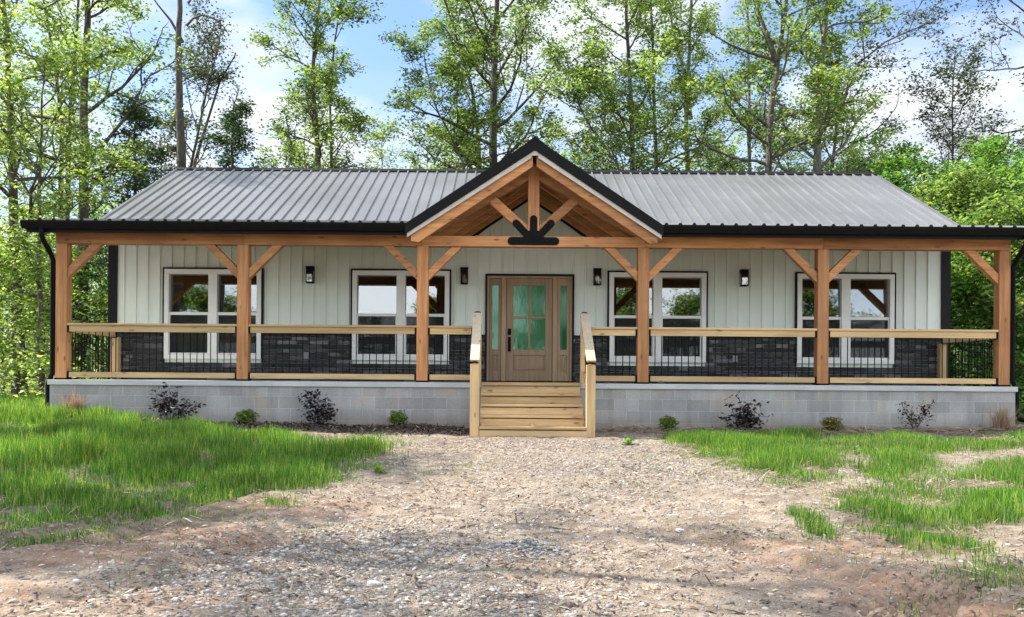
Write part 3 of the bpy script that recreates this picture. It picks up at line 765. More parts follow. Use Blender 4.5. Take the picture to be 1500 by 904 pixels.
pr = MB(); PR = 8.36
for s in (-1, 1):
    xg = (4.753 - porch_z(YE)) / .672
    pr.prism([(s * PR, YE, porch_z(YE)), (s * xg, YE, porch_z(YE)), (s * xv, YW, 3.86), (s * PR, YW, 3.86)], (0, 0, -.025))
for i in range(37):
    for s in (-1, 1):
        x = s * (.115 + .2286 * i)
        if abs(x) > PR - .02: continue
        if abs(x) < xv: continue
        y0 = YE if abs(x) > xg else YE + (gable_z(x) - 3.393) / .177
        if y0 < YW - .05: rib(pr, x, y0, porch_z(y0), YW, 3.86, .032)
porch = pr.build('porch_roof', 'roof', house)
for s in (-1, 1):
    xa, xb = (-PR, -2.06) if s < 0 else (2.06, PR)
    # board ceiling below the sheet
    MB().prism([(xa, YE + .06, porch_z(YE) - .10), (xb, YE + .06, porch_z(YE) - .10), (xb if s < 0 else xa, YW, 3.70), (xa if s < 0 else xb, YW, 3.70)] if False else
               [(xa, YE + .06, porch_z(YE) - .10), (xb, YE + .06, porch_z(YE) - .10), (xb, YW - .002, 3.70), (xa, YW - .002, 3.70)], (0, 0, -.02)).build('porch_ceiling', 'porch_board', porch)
    MB().box(xa + .003, xb - .003, YE + .035, YE + .06, porch_z(YE) - .19, porch_z(YE) - .03).build('fascia', 'blackmatte', porch)
    # black closure strip showing the rib ends along the eave
    e0, e1 = (-PR, -2.12) if s < 0 else (2.12, PR); zc = porch_z(YE); top = []
    ribs = sorted(s * (.115 + .2286 * i) for i in range(37)); top.append((e0, zc + .006))
    for x in ribs:
        if e0 + .05 < x < e1 - .05: top += [(x - .036, zc + .006), (x - .018, zc + .037), (x + .018, zc + .037), (x + .036, zc + .006)]
    top.append((e1, zc + .006))
    cs = MB(); yc_ = YE - .012; nb_ = len(top)
    vs_ = [(x, yy, z) for yy in (yc_, yc_ + .009) for (x, z) in top] + [(x, yy, zc - .03) for yy in (yc_, yc_ + .009) for (x, z) in top]
    fs_ = []
    for i in range(nb_ - 1):
        fs_ += [(2 * nb_ + i, 2 * nb_ + i + 1, i + 1, i), (nb_ + i, nb_ + i + 1, 3 * nb_ + i + 1, 3 * nb_ + i), (i, i + 1, nb_ + i + 1, nb_ + i)]
    cs.raw(vs_, fs_).build('closure_strip', 'blackmatte', porch)
    # K-style gutter, open on top
    y0 = YE + .034; zt = porch_z(YE) - .004; ga, gb = (-8.395, -2.105) if s < 0 else (2.105, 8.395)
    prof = [(y0, zt), (y0 - .004, zt), (y0 - .004, zt - .115), (y0 - .085, zt - .115), (y0 - .115, zt - .05), (y0 - .125, zt - .02), (y0 - .125, zt), (y0 - .133, zt), (y0 - .133, zt - .024), (y0 - .122, zt - .056), (y0 - .09, zt - .123), (y0, zt - .123)]
    prof = [(y, z - .008) for y, z in prof]
    g = MB().prism([(ga, y, z) for y, z in prof], (gb - ga, 0, 0))
    for e in (ga, gb - .004): g.box(e + .0005, e + .0035, y0 - .12, y0 - .002, zt - .11, zt - .012)
    gut = g.build('gutter', 'black', porch)
    for x in (ga, ):
        pass
    # downspout: outlet, swan neck back to the corner post, long pipe, kick-out at the foot
    xo = s * 8.075; zb = zt - .105
    pts = [(xo, YE - .03, zb), (xo, YE - .03, zb - .13), (xo, YE + .04, zb - .22), (xo, YP - .06, zb - .40), (xo, YP + .02, zb - .50), (xo, YP + .02, FLOOR + .12), (s * 8.15, YP + .02, FLOOR - .08), (s * 8.15, YP + .02, .34), (s * 8.17, YP - .05, .24), (s * 8.22, YP - .3, .19)]
    MB().tube(pts, .041, 10).build('downspout', 'black', house, smooth=True)
    sf = MB().box(xa if s < 0 else xb - .02, xa + .02 if s < 0 else xb, YE + .061, YW, 3.17, 3.30)

# --- railings
BAL = None
def baluster(x0, y0, z0, x1, y1, z1, parent):
    m = MB().tube([(x0, y0, z0), (x1, y1, z1)], .0085, 6)
    return m.build('baluster', 'black', parent, origin=(x0, y0, z0))
balmesh = {}
def std_baluster(x, y, parent):
    global BAL
    if BAL is None:
        BAL = baluster(x, y, .905, x, y, 1.60, parent); return
    o = BAL.copy(); link(o, parent, (x, y, .905))
RZ = 1.735
def railing(p, q, first_bracket=True):
    """p, q: (x, y) ends"""
    ax = 'x' if abs(p[0] - q[0]) > abs(p[1] - q[1]) else 'y'
    m = MB(); w = .14
    if ax == 'x': m.box(p[0], q[0], p[1] - w / 2, p[1] + w / 2, RZ - .038, RZ)
    else: m.box(p[0] - w / 2, p[0] + w / 2, p[1], q[1], RZ - .038, RZ)
    r = m.build('railing', 'pine_' + ax, house, bevel=.004)
    L = (Vector(q) - Vector(p)).length; d = (Vector(q) - Vector(p)) / L
    e = .004
    def bar(z0, z1, off, th, name):
        m = MB()
        if ax == 'x': m.box(p[0] + e, q[0] - e, p[1] + off, p[1] + off + th, z0, z1)
        else: m.box(p[0] + off, p[0] + off + th, p[1] + e, q[1] - e, z0, z1)
        m.build(name, 'pine_' + ax, r, bevel=.004)
    bar(RZ - .145, RZ - .040, -.05, .038, 'top_rail')
    bar(RZ - .140, RZ - .042, .012, .038, 'top_rail')
    bar(.822, .912, -.05, .038, 'bottom_rail')
    bar(.824, .908, .012, .038, 'bottom_rail')
    n = int(round(L / .115)); 
    for i in range(1, n):
        t = i / n; x, y = p[0] + (q[0] - p[0]) * t, p[1] + (q[1] - p[1]) * t
        std_baluster(x, y, r)
    br = MB()
    for (x, y), sg in ((p, 1), (q, -1)):
        for z0, z1 in ((.80, .925), (RZ - .155, RZ - .041)):
            if ax == 'x': br.box(x, x + sg * .03, y - .054, y + .054, z0, z1)
            else: br.box(x - .054, x + .054, y, y + sg * .03, z0, z1)
    br.build('bracket', 'black', r)
    return r
NXL, NXR = -.93, .87
g = .003
cyr = YP + .075
ends = [(-7.93, -4.88), (-4.88, -1.858), (1.858, 4.88), (4.88, 7.93)]
for a, b in ends: railing((a + pw / 2 + g, cyr), (b - pw / 2 - g, cyr))
railing((-1.858 + pw / 2 + g, cyr), (NXL - .07 - g, cyr)); railing((NXR + .07 + g, cyr), (1.858 - pw / 2 - g, cyr))
for s in (-1, 1):
    railing((s * 7.93, YP + pw + g), (s * 7.93, 17.74))
    MB().box(s * 7.93 - .07, s * 7.93 + .07, 17.745, 17.885, FLOOR, RZ - .147).build('half_post', 'pine_z', house, bevel=.004)

# --- timber stairs with sloping handrails
STX0, STX1 = -.853, .793
tz_ = [.78, .612, .444, .276, .108]
ys = [YS, YS - .27, YS - .54, YS - .81, YS - 1.08]
sm = MB()
for x in (STX0 + .05, -.03, STX1 - .05):
    pts = [(x - .02, YS - .002, -.12)]
    for k in range(4, -1, -1):
        y = ys[k] + .02; z = tz_[k] - .042
        lo = -.12 if k == 4 else tz_[k + 1] - .042
        pts += [(x - .02, y, lo), (x - .02, y, z)]
    pts.append((x - .02, YS - .002, tz_[0] - .042) if ys[0] + .02 < YS else (x - .02, YS + .018, tz_[0] - .2))
    # one side board under the treads
    sm.prism([(x - .02, YS - .004, tz_[1] - .05), (x - .02, ys[4] + .03, tz_[4] - .06), (x - .02, ys[4] + .03, -.2), (x - .02, YS - .004, -.2)], (.04, 0, 0))
stairs = sm.build('stairs', 'pine_y', house)
for k in range(5):
    lo = (tz_[k + 1] + .001) if k < 4 else -.15
    MB().box(STX0, STX1 + (.02 if k == 4 else 0), ys[k] - .026, ys[k] - .001 if k else YS - .001, lo, tz_[k] - .057).build('riser', 'pine_x', stairs, bevel=.003)
    yb = ys[k - 1] - .027 if k else YS + .12
    if k == 0:
        MB().box(STX0, STX1, YS - .06, YS + .14, FLOOR + .002, FLOOR + .012).build('tread', 'pine_x', stairs, bevel=.003)
        MB().box(STX0, STX1, YS - .06, YS - .003, FLOOR - .040, FLOOR + .001).build('tread', 'pine_x', stairs, bevel=.003)
    else:
        ym = (ys[k] - .06 + yb) / 2
        MB().box(STX0, STX1, ys[k] - .06, ym - .003, tz_[k] - .04, tz_[k]).build('tread', 'pine_x', stairs, bevel=.004)
        MB().box(STX0, STX1, ym + .003, yb, tz_[k] - .04, tz_[k]).build('tread', 'pine_x', stairs, bevel=.004)
YN0, YN1 = 15.56, 14.42
for s, x in ((-1, NXL), (1, NXR)):
    zt0, zt1 = 1.90, 1.095
    hr = MB().bar((x, YN0 + .07, zt0 + .045), (x, YN1 - .075, zt1 + .03), .145, .038, (1, 0, 0)).build('handrail', 'rail_top', house, bevel=.005)
    MB().box(x - .07, x + .07, YN0 - .07, YN0 + .07, FLOOR + .001, zt0 - .04).build('newel_post', 'pine_z', hr, bevel=.006)
    MB().box(x - .07, x + .07, YN1 - .07, YN1 + .07, -.3, zt1 - .02).build('newel_post', 'pine_z', hr, bevel=.006)
    sl = (zt0 - zt1) / (YN0 - YN1)
    MB().bar((x, YN0 - .07, zt0 - .12), (x, YN1 + .07, zt1 - .02), .038, .09, (1, 0, 0)).build('top_rail', 'pine_y', hr)
    MB().bar((x, YN0 - .07, zt0 - .93), (x, YN1 + .07, zt1 - .83), .038, .09, (1, 0, 0)).build('bottom_rail', 'pine_y', hr)
    for i in range(1, 9):
        y = YN1 + .07 + (YN0 - YN1 - .14) * i / 9; zb = zt1 + sl * (y - YN1)
        baluster(x, y, zb - .85, x, y, zb - .08, hr)
    br = MB()
    for y, z in ((YN0 + .075, zt0 + .065), (YN1 - .08, zt1 + .003)):
        br.prism([(x - .075, y, z - .012), (x + .075, y, z - .012), (x + .03, y, z + .018), (x - .03, y, z + .018)], (0, .03, 0))
    br.build('bracket', 'black', hr)

# ================================================================== GROUND
def axis(segs):
    out = [segs[0][0]]
    for a, b, n in segs: out += list(np.linspace(a, b, n + 1)[1:])
    return np.array(out)
gx = axis([(-400, -60, 12), (-60, -20, 24), (-20, -9, 50), (-9, -4.2, 70), (-4.2, 1.0, 124), (1.0, 2.8, 95), (2.8, 4.2, 33), (4.2, 9, 70), (9, 20, 50), (20, 60, 24), (60, 400, 12)])
gy = axis([(-400, -60, 12), (-60, -5, 30), (-5, 4.4, 40), (4.4, 6.0, 85), (6.0, 8.5, 70), (8.5, 17, 110), (17, 30, 60), (30, 70, 30), (70, 400, 14)])
X, Y = np.meshgrid(gx, gy)
Z = H(X, Y)
nxg, nyg = len(gx), len(gy)
idx = np.arange(nxg * nyg).reshape(nyg, nxg)
faces = np.stack([idx[:-1, :-1], idx[:-1, 1:], idx[1:, 1:], idx[1:, :-1]], -1).reshape(-1, 4)
gnd = npmesh('ground', np.stack([X, Y, Z], -1).reshape(-1, 3), faces, 'ground', smooth=True)
tag(gnd, kind='structure')

def poly_ground(pts): return [ground(*p) for p in pts]
def inside(poly, x, y):
    r = np.zeros(x.shape, bool); n = len(poly)
    for i in range(n):
        (x0, y0), (x1, y1) = poly[i], poly[(i + 1) % n]
        c = ((y0 > y) != (y1 > y)) & (x < (x1 - x0) * (y - y0) / (y1 - y0 + 1e-12) + x0)
        r ^= c
    return r
# lawn patches (traced on the ground)
G_LEFT = poly_ground([(-40, 612), (75, 610), (180, 618), (390, 643), (560, 648), (580, 656), (520, 682), (470, 708), (420, 722), (360, 755), (240, 780), (130, 795), (-40, 790)])
G_R = [poly_ground(p) for p in (
    [(1000, 628), (1110, 635), (1235, 637), (1238, 668), (1215, 700), (1150, 716), (1120, 700), (1070, 688), (1020, 672), (985, 645)],
    [(1238, 640), (1390, 640), (1400, 655), (1375, 682), (1320, 692), (1290, 672), (1245, 668)],
    [(1258, 680), (1330, 682), (1345, 712), (1400, 720), (1390, 730), (1320, 722), (1265, 700)],
    [(1212, 712), (1300, 712), (1330, 745), (1300, 755), (1225, 745)],
    [(1375, 700), (1420, 685), (1530, 670), (1540, 775), (1430, 775), (1380, 755)],
    [(1240, 745), (1310, 752), (1380, 762), (1430, 785), (1420, 808), (1340, 812), (1290, 790), (1250, 765)],
    [(1400, 850), (1440, 825), (1540, 820), (1540, 858), (1450, 860)],
    [(1330, 915), (1345, 880), (1375, 870), (1385, 900), (1370, 930)],
    [(1400, 640), (1520, 635), (1520, 652), (1420, 660)])]
G_TUFT = poly_ground([(1153, 755), (1175, 748), (1210, 775), (1208, 792), (1170, 780)])
def lawn_amount(x, y):
    e = (fbm(x * 1.7 + 3, y * 1.7, 3) - .5) * .9; e2 = (fbm(x * 1.7 + 31, y * 1.7 + 8, 3) - .5) * .9
    r = inside(G_LEFT, x + e, y + e2).astype(float)
    for p in G_R: r = np.maximum(r, inside(p, x + e * .4, y + e2 * .4) * .9)
    # ground beside and behind the house
    side = (np.abs(x) > 8.4) & (y > 14.5) & (y < 20) & (x < 0)
    return np.maximum(r, side * (fbm(x * .8, y * .8, 3) > .42))
# mask colours: R gravel, G clay, B dark soil
fx, fy = X.ravel(), Y.ravel()
def blob(px, py, rx, ry):
    cx, cy = ground(px, py)
    return np.exp(-(((fx - cx) / rx) ** 2 + ((fy - cy) / ry) ** 2))
grav = np.clip(blob(400, 840, 1.0, 1.0) + blob(540, 800, .7, .8) + blob(640, 880, .9, .5) + .8 * blob(960, 690, 1.2, 1.0) + .5 * blob(1240, 690, .5, .9) + blob(774, 805, .3, .35) + .5 * blob(820, 650, 1.8, .6), 0, 1)
grav = np.clip(grav * (.5 + fbm(fx * 2, fy * 2, 3)), 0, 1)
clay = np.clip(blob(150, 812, 1.1, .45) + blob(330, 790, .7, .35) + .8 * blob(440, 745, .6, .5) + blob(1330, 860, .6, .5) + blob(1180, 800, .8, .5) + .8 * blob(1430, 890, .5, .5) + .5 * blob(1280, 730, .6, .8) + .9 * blob(1345, 868, .45, .6) + .7 * blob(60, 880, 1.5, .35), 0, 1) * np.clip(fbm(fx * 2.3 + 5, fy * 2.3, 3) * 2.6 - .4, 0, 1)
LA = lawn_amount(fx, fy)
bed = np.exp(-((fy - 15.1) / .4) ** 4) * (np.abs(fx) < 8.3) * ((fx < -1.0) * 1. + (fx > 1.2) * .55)
wild = sstep(17, 22, fy) + sstep(8.6, 9.6, np.abs(fx)) * sstep(10, 13, fy)
soil = np.clip(LA * .55 + bed + wild * .8, 0, 1)
soil = soil * (1 - .9 * np.clip(1.3 * blob(1345, 868, .6, .7), 0, 1))
clay = np.maximum(clay, .75 * np.clip(1.3 * blob(1345, 868, .5, .65), 0, 1))
ca = gnd.data.color_attributes.new('mask', 'FLOAT_COLOR', 'POINT')
ca.data.foreach_set('color', np.stack([grav, clay, soil, np.ones_like(grav)], -1).astype(np.float32).ravel())

# ------------------------------------------------------------------ scatter helpers
def tri_ico():
    bm = bmesh.new(); bmesh.ops.create_icosphere(bm, subdivisions=1, radius=1)
    v = np.array([p.co[:] for p in bm.verts]); f = np.array([[q.index for q in t.verts] for t in bm.faces]); bm.free(); return v, f
ICO_V, ICO_F = tri_ico()
def stones(name, x, y, size, mat, sink=.35, flat=.6):
    n = len(x); r = np.random.default_rng(len(x))
    v = ICO_V[None] * (1 + r.uniform(-.28, .28, (n, 12, 1)))
    v = v * np.stack([size * r.uniform(.8, 1.5, n), size * r.uniform(.6, 1.0, n), size * r.uniform(.45, .9, n) * flat], -1)[:, None]
    a = r.uniform(0, 6.28, n); t = r.normal(0, .3, n)
    vy = v[..., 1] * np.cos(t)[:, None] - v[..., 2] * np.sin(t)[:, None]; vz = v[..., 1] * np.sin(t)[:, None] + v[..., 2] * np.cos(t)[:, None]
    vx = v[..., 0] * np.cos(a)[:, None] - vy * np.sin(a)[:, None]; vy2 = v[..., 0] * np.sin(a)[:, None] + vy * np.cos(a)[:, None]
    P = np.stack([vx + x[:, None], vy2 + y[:, None], vz + (H(x, y) + size * (.5 - sink) * flat)[:, None]], -1)
    f = ICO_F[None] + (np.arange(n) * 12)[:, None, None]
    return npmesh(name, P.reshape(-1, 3), f.reshape(-1, 3), mat)
def gauss_pts(px, py, rx, ry, n):
    cx, cy = ground(px, py)
    return np.stack([RNG.normal(cx, rx, n), RNG.normal(cy, ry, n)], -1)
P = np.concatenate([gauss_pts(400, 840, .75, .65, 4200), gauss_pts(540, 800, .55, .6, 2600), gauss_pts(640, 885, .8, .35, 2600), gauss_pts(960, 690, 1.0, .9, 1600),
                    gauss_pts(1240, 690, .35, .6, 700), gauss_pts(820, 650, 1.4, .5, 900), np.stack([RNG.normal(.3, 1.3, 9000), RNG.uniform(6, 13.8, 9000)], -1),
                    np.stack([RNG.uniform(-4.5, 5, 4500), 4.3 + 10 * RNG.random(4500) ** 1.6], -1)])
P = P[(P[:, 1] > 4.0) & (P[:, 1] < 14.3)]
la = lawn_amount(P[:, 0], P[:, 1]); P = P[la < .5]
big = RNG.random(len(P)) ** 4
gs = stones('gravel', P[:, 0], P[:, 1], .005 + .017 * big, 'stone', .42, .7)
tag(gs, 'pale crushed limestone lying over the dirt drive', 'gravel', kind='stuff')
Pp = np.stack([RNG.uniform(-5, 5.5, 34000), 4.2 + 10 * RNG.random(34000) ** 1.5], -1)
Pp = Pp[(fbm(Pp[:, 0] * 1.5 + 40, Pp[:, 1] * 1.5, 3) + RNG.normal(0, .1, len(Pp)) > .45)]; Pp = Pp[lawn_amount(Pp[:, 0], Pp[:, 1]) < .5]
ps = stones('pebbles', Pp[:, 0], Pp[:, 1], .0035 + .0075 * RNG.random(len(Pp)) ** 3, 'pebble', .35, .75)
tag(ps, 'small dusty tan pebbles all over the drive', 'pebbles', kind='stuff')
Pd = gauss_pts(774, 805, .12, .10, 260)
hs = stones('gravel_heap', Pd[:, 0], Pd[:, 1], .010 + .014 * RNG.random(260), 'darkstone', .3)
tag(hs, 'small heap of dark gravel in the middle of the drive', 'gravel heap', kind='stuff')

def slivers(name, x, y, L, wdt, mat, lift=.004, tilt=.25, zoff=0., parent=None):
    """flat four sided splinters with a little thickness"""
    n = len(x); r = np.random.default_rng(n + 5)
    a = r.uniform(0, 6.28, n); ti = r.normal(0, tilt, n)
    base = np.array([[-.5, -.5, 0], [.5, -.35, 0], [.5, .35, 0], [-.5, .5, 0], [0, 0, 1.]])
    v = np.broadcast_to(base, (n, 5, 3)).copy()
    v[..., 0] *= L[:, None]; v[..., 1] *= wdt[:, None]; v[..., 2] *= (wdt * .6)[:, None]
    z = v[..., 2] + v[..., 0] * np.sin(ti)[:, None]
    X_ = v[..., 0] * np.cos(a)[:, None] - v[..., 1] * np.sin(a)[:, None]; Y_ = v[..., 0] * np.sin(a)[:, None] + v[..., 1] * np.cos(a)[:, None]
    P = np.stack([X_ + x[:, None], Y_ + y[:, None], z + (H(x, y) + lift + zoff + L * .3 * np.abs(np.sin(ti)))[:, None]], -1)
    fb = np.array([[0, 1, 4], [1, 2, 4], [2, 3, 4], [3, 0, 4]])
    f = fb[None] + (np.arange(n) * 5)[:, None, None]
    return npmesh(name, P.reshape(-1, 3), f.reshape(-1, 3), mat, parent)
n = 34000
x = RNG.uniform(-8, 8, n); y = 4.2 + 10.5 * RNG.random(n) ** 1.4
k = (fbm(x * 1.3, y * 1.3 + 7, 3) + RNG.normal(0, .12, n)) > .47
x, y = x[k], y[k]
o = slivers('wood_chips', x, y, RNG.uniform(.015, .06, len(x)) * (1 + 1.4 * (RNG.random(len(x)) > .9)), RNG.uniform(.004, .017, len(x)), 'chip')
tag(o, 'scattered wood chips and dry leaf bits on the dirt', 'litter', kind='stuff')
n = 6500
x = RNG.uniform(-7.9, -1.0, n); y = RNG.normal(15.0, .30, n); k = y < 15.46; x, y = x[k], y[k]
o = slivers('mulch', x, y, RNG.uniform(.03, .10, len(x)), RNG.uniform(.012, .03, len(x)), 'mulch', .006, .4)
tag(o, 'dark brown bark mulch along the block wall left of the stairs', 'mulch', kind='stuff')
n = 5200
x = RNG.uniform(1.1, 9.3, n); y = RNG.normal(15.15, .2, n) - .12 * (x > 6.5) * RNG.random(n); k = y < 15.46; x, y = x[k], y[k]
o = slivers('pine_straw', x, y, RNG.uniform(.08, .3, len(x)), RNG.uniform(.004, .012, len(x)), 'straw', .01, .16)
tag(o, 'brown pine straw and twigs along the block wall right of the stairs', 'pine straw', kind='stuff')

# ------------------------------------------------------------------ grass
def blades(name, x, y, hgt, wdt, mat, lean=.25, zbase=None, parent=None, origin=(0, 0, 0)):
    n = len(x); r = np.random.default_rng(n + 9)
    a = r.uniform(0, 6.28, n); la = r.uniform(0, 6.28, n)
    l = hgt * np.abs(r.normal(0, lean, n)); z0 = (H(x, y) if zbase is None else zbase) - .01
    dx, dy = np.cos(a) * wdt / 2, np.sin(a) * wdt / 2
    lx, ly = np.cos(la) * l, np.sin(la) * l
    V = np.empty((n, 6, 3))
    for i, (t, w_) in enumerate(((0, 1.), (.55, .8), (1., .12))):
        cx = x + lx * t * t; cy = y + ly * t * t; cz = z0 + hgt * t * (1 - .18 * t * np.minimum(l / hgt, 1.5))
        V[:, 2 * i] = np.stack([cx - dx * w_, cy - dy * w_, cz], -1); V[:, 2 * i + 1] = np.stack([cx + dx * w_, cy + dy * w_, cz], -1)
    f = np.array([[0, 1, 3, 2], [2, 3, 5, 4]])[None] + (np.arange(n) * 6)[:, None, None]
    return npmesh(name, V.reshape(-1, 3), f.reshape(-1, 4), mat, parent, origin)
def lawn(name, polys, dens, hlo, hhi, label, clump=.45, wd=.008, mat='grass', jit=1., thin=.10):
    xs, ys_ = [], []
    for poly in polys:
        px = [p[0] for p in poly]; py = [p[1] for p in poly]
        A = (max(px) - min(px) + 1) * (max(py) - min(py) + 1); n = int(A * dens)
        x = RNG.uniform(min(px) - .5, max(px) + .5, n); y = RNG.uniform(min(py) - .5, max(py) + .5, n)
        e = (fbm(x * 2.1 + 3, y * 2.1, 4) - .5) * 1.1; e2 = (fbm(x * 2.1 + 31, y * 2.1 + 8, 4) - .5) * 1.1
        k = inside(poly, x + (e * .7 + RNG.normal(0, .22, n)) * jit, y + (e2 * .9 + RNG.normal(0, .32, n)) * jit) & (fbm(x * 2.6 + 50, y * 2.6, 4) + RNG.normal(0, .08, n) > clump + thin * sstep(.42, .7, fbm(x * .7 + 11, y * .9 + 4, 3)) + thin * 1.2 * sstep(10.2, 8.0, y) * (x < 0)) & (y < 15.3)
        xs.append(x[k]); ys_.append(y[k])
    x, y = np.concatenate(xs), np.concatenate(ys_)
    edge = np.zeros(len(x))
    for dx_, dy_ in ((.3, 0), (-.3, 0), (0, .4), (0, -.4), (.15, .2), (-.15, -.2)):
        edge += np.any([inside(p, x + dx_, y + dy_) for p in polys], axis=0) / 6.
    hh = np.where(x < 0, .65 + .35 * sstep(7.8, 11., y), 1.) * (.35 + .65 * edge) * (hlo + (hhi - hlo) * np.clip(fbm(x * 1.4 + 70, y * 1.4, 3) * 1.8 - .4, 0, 1)) * RNG.uniform(.5, 1.2, len(x))
    o = blades(name, x, y, hh, np.full(len(x), wd) * RNG.uniform(.7, 1.3, len(x)), mat)
    tag(o, label, 'grass', kind='stuff'); return o
lawn('grass', [G_LEFT], 3200, .06, .31, 'tall bright green grass on the left of the drive', .33, .0058)
lawn('grass', G_R, 3200, .05, .21, 'green grass patches on the right of the drive', .385, .0056, jit=.55, thin=.08)
t = lawn('grass_tuft', [G_TUFT], 3000, .20, .34, 'lone grass tuft in the dirt right of the drive', .2, .006, jit=.2, thin=0)
# dead thatch in and around the lawn
n = 30000
x = RNG.uniform(-8.5, 9, n); y = RNG.uniform(4.6, 15, n)
jx, jy = x + RNG.normal(0, .3, n), y + RNG.normal(0, .35, n)
k = (lawn_amount(jx, jy) > .5) & (fbm(x * 1.9 + 60, y * 1.9, 3) > .47); x, y = x[k], y[k]
o = slivers('dead_thatch', x, y, RNG.uniform(.05, .18, len(x)), RNG.uniform(.003, .007, len(x)), 'straw', .008, .3)
tag(o, 'dead straw-coloured thatch among the grass and along its edges', 'thatch', kind='stuff')
# thin stray blades on the bare ground
n = 26000
x = RNG.uniform(-7, 7, n); y = 4.3 + 10.2 * RNG.random(n)
k = (fbm(x * 1.1 + 90, y * 1.1, 4) + RNG.normal(0, .03, n) + .05 * (np.abs(x) > 2.2)) > .68
x, y = x[k], y[k]
o = blades('stray_grass', x, y, RNG.uniform(.02, .09, len(x)), RNG.uniform(.003, .006, len(x)), 'grass', .5)
tag(o, 'thin stray grass blades coming up through the bare dirt', 'grass', kind='stuff')
# rough grass beside and behind the house
def band(x0, x1, y0, y1, n):
    x = RNG.uniform(x0, x1, n); y = RNG.uniform(y0, y1, n)
    k = fbm(x * .9, y * .9 + 20, 3) > .36; return x[k], y[k]
parts = [band(-17, -8.3, 13.2, 27, 26000), band(8.3, 17, 13.5, 24, 9000)]
x = np.concatenate([p[0] for p in parts]); y = np.concatenate([p[1] for p in parts])
o = blades('rough_grass', x, y, RNG.uniform(.07, .24, len(x)), RNG.uniform(.010, .02, len(x)), 'grass', .4)
tag(o, 'rough grass growing beside the house towards the woods', 'grass', kind='stuff')

# ================================================================== PLANTS
class Wood:
    def __init__(s): s.v = []; s.f = []; s.n = 0
    def tube(s, pts, rad, n):
        pts = np.asarray(pts, float); k = len(pts)
        d = np.gradient(pts, axis=0); d /= np.linalg.norm(d, axis=1)[:, None] + 1e-9
        ref = np.where(np.abs(d[:, 2:3]) > .9, np.array([[1., 0, 0]]), np.array([[0, 0, 1.]]))
        u = np.cross(d, ref); u /= np.linalg.norm(u, axis=1)[:, None] + 1e-9
        for i in range(1, k):
            if np.dot(u[i], u[i - 1]) < 0: u[i] = -u[i]
        w = np.cross(d, u); a = np.arange(n) * 2 * np.pi / n
        ring = pts[:, None] + (u[:, None] * np.cos(a)[None, :, None] + w[:, None] * np.sin(a)[None, :, None]) * np.asarray(rad)[:, None, None]
        b = s.n; s.v.append(ring.reshape(-1, 3)); s.n += k * n
        i = np.arange(k - 1)[:, None] * n + np.arange(n)[None]; j = np.arange(k - 1)[:, None] * n + (np.arange(n)[None] + 1) % n
        s.f.append(b + np.stack([i, j, j + n, i + n], -1).reshape(-1, 4))
    def arrays(s): return np.concatenate(s.v), np.concatenate(s.f)

def leaf_quads(C, size, rng, flat=.55, aspect=.55, droop=.15):
    """C (n,3) leaf centres -> folded leaf shaped quads facing mostly up"""
    n = len(C)
    nm = np.stack([rng.normal(0, flat, n), rng.normal(0, flat, n), np.ones(n)], -1); nm /= np.linalg.norm(nm, axis=1)[:, None]
    a = rng.uniform(0, 6.28, n); t = np.stack([np.cos(a), np.sin(a), rng.normal(-droop, .3, n)], -1)
    t -= nm * (t * nm).sum(1)[:, None]; t /= np.linalg.norm(t, axis=1)[:, None]
    b = np.cross(nm, t); s = size * rng.uniform(.65, 1.3, n)
    L, W = (t * s[:, None] * .5), (b * s[:, None] * .5 * aspect)
    up = nm * (s * .12)[:, None]
    V = np.stack([C - L, C + W + up + L * .1, C + L, C - W + up + L * .1], 1)
    return V.reshape(-1, 3), np.arange(4 * n).reshape(-1, 4)

def grow(rng, W, CL, p, d, L, r, depth, up=.12, sides=(6, 4, 3), spread=(30, 62), kids=(4, 7), wob=.16, leafy=.35):
    n = 6; pts = [p]; dd = d / np.linalg.norm(d)
    for i in range(n):
        dd = dd + rng.normal(0, wob, 3) + np.array([0, 0, up * .4]); dd /= np.linalg.norm(dd)
        pts.append(pts[-1] + dd * L / n)
    pts = np.array(pts); W.tube(pts, np.linspace(r, r * .35, n + 1), sides[min(2 - depth, 2)] if depth <= 2 else sides[0])
    for t in np.linspace(leafy, 1, max(2, int(L * (1 - leafy) / .38))):
        if depth <= 1:
            q = t * n; i = min(int(q), n - 1); CL.append(pts[i] + (pts[i + 1] - pts[i]) * (q - i))
    if depth > 0:
        k = rng.integers(*kids)
        for t in np.linspace(.28, .97, k):
            q = t * n; i = min(int(q), n - 1); c = pts[i] + (pts[i + 1] - pts[i]) * (q - i)
            dirn = pts[i + 1] - pts[i]; dirn /= np.linalg.norm(dirn)
            perp = rng.normal(0, 1, 3); perp[2] *= .55; perp -= dirn * perp.dot(dirn); perp /= np.linalg.norm(perp) + 1e-9
            an = R(rng.uniform(*spread)); nd = dirn * math.cos(an) + perp * math.sin(an)
            grow(rng, W, CL, c, nd, L * rng.uniform(.38, .62) * (1.1 - .4 * t), r * .5, depth - 1, up, sides, spread, (max(2, kids[0] - 1), max(3, kids[1] - 1)), wob, .25)

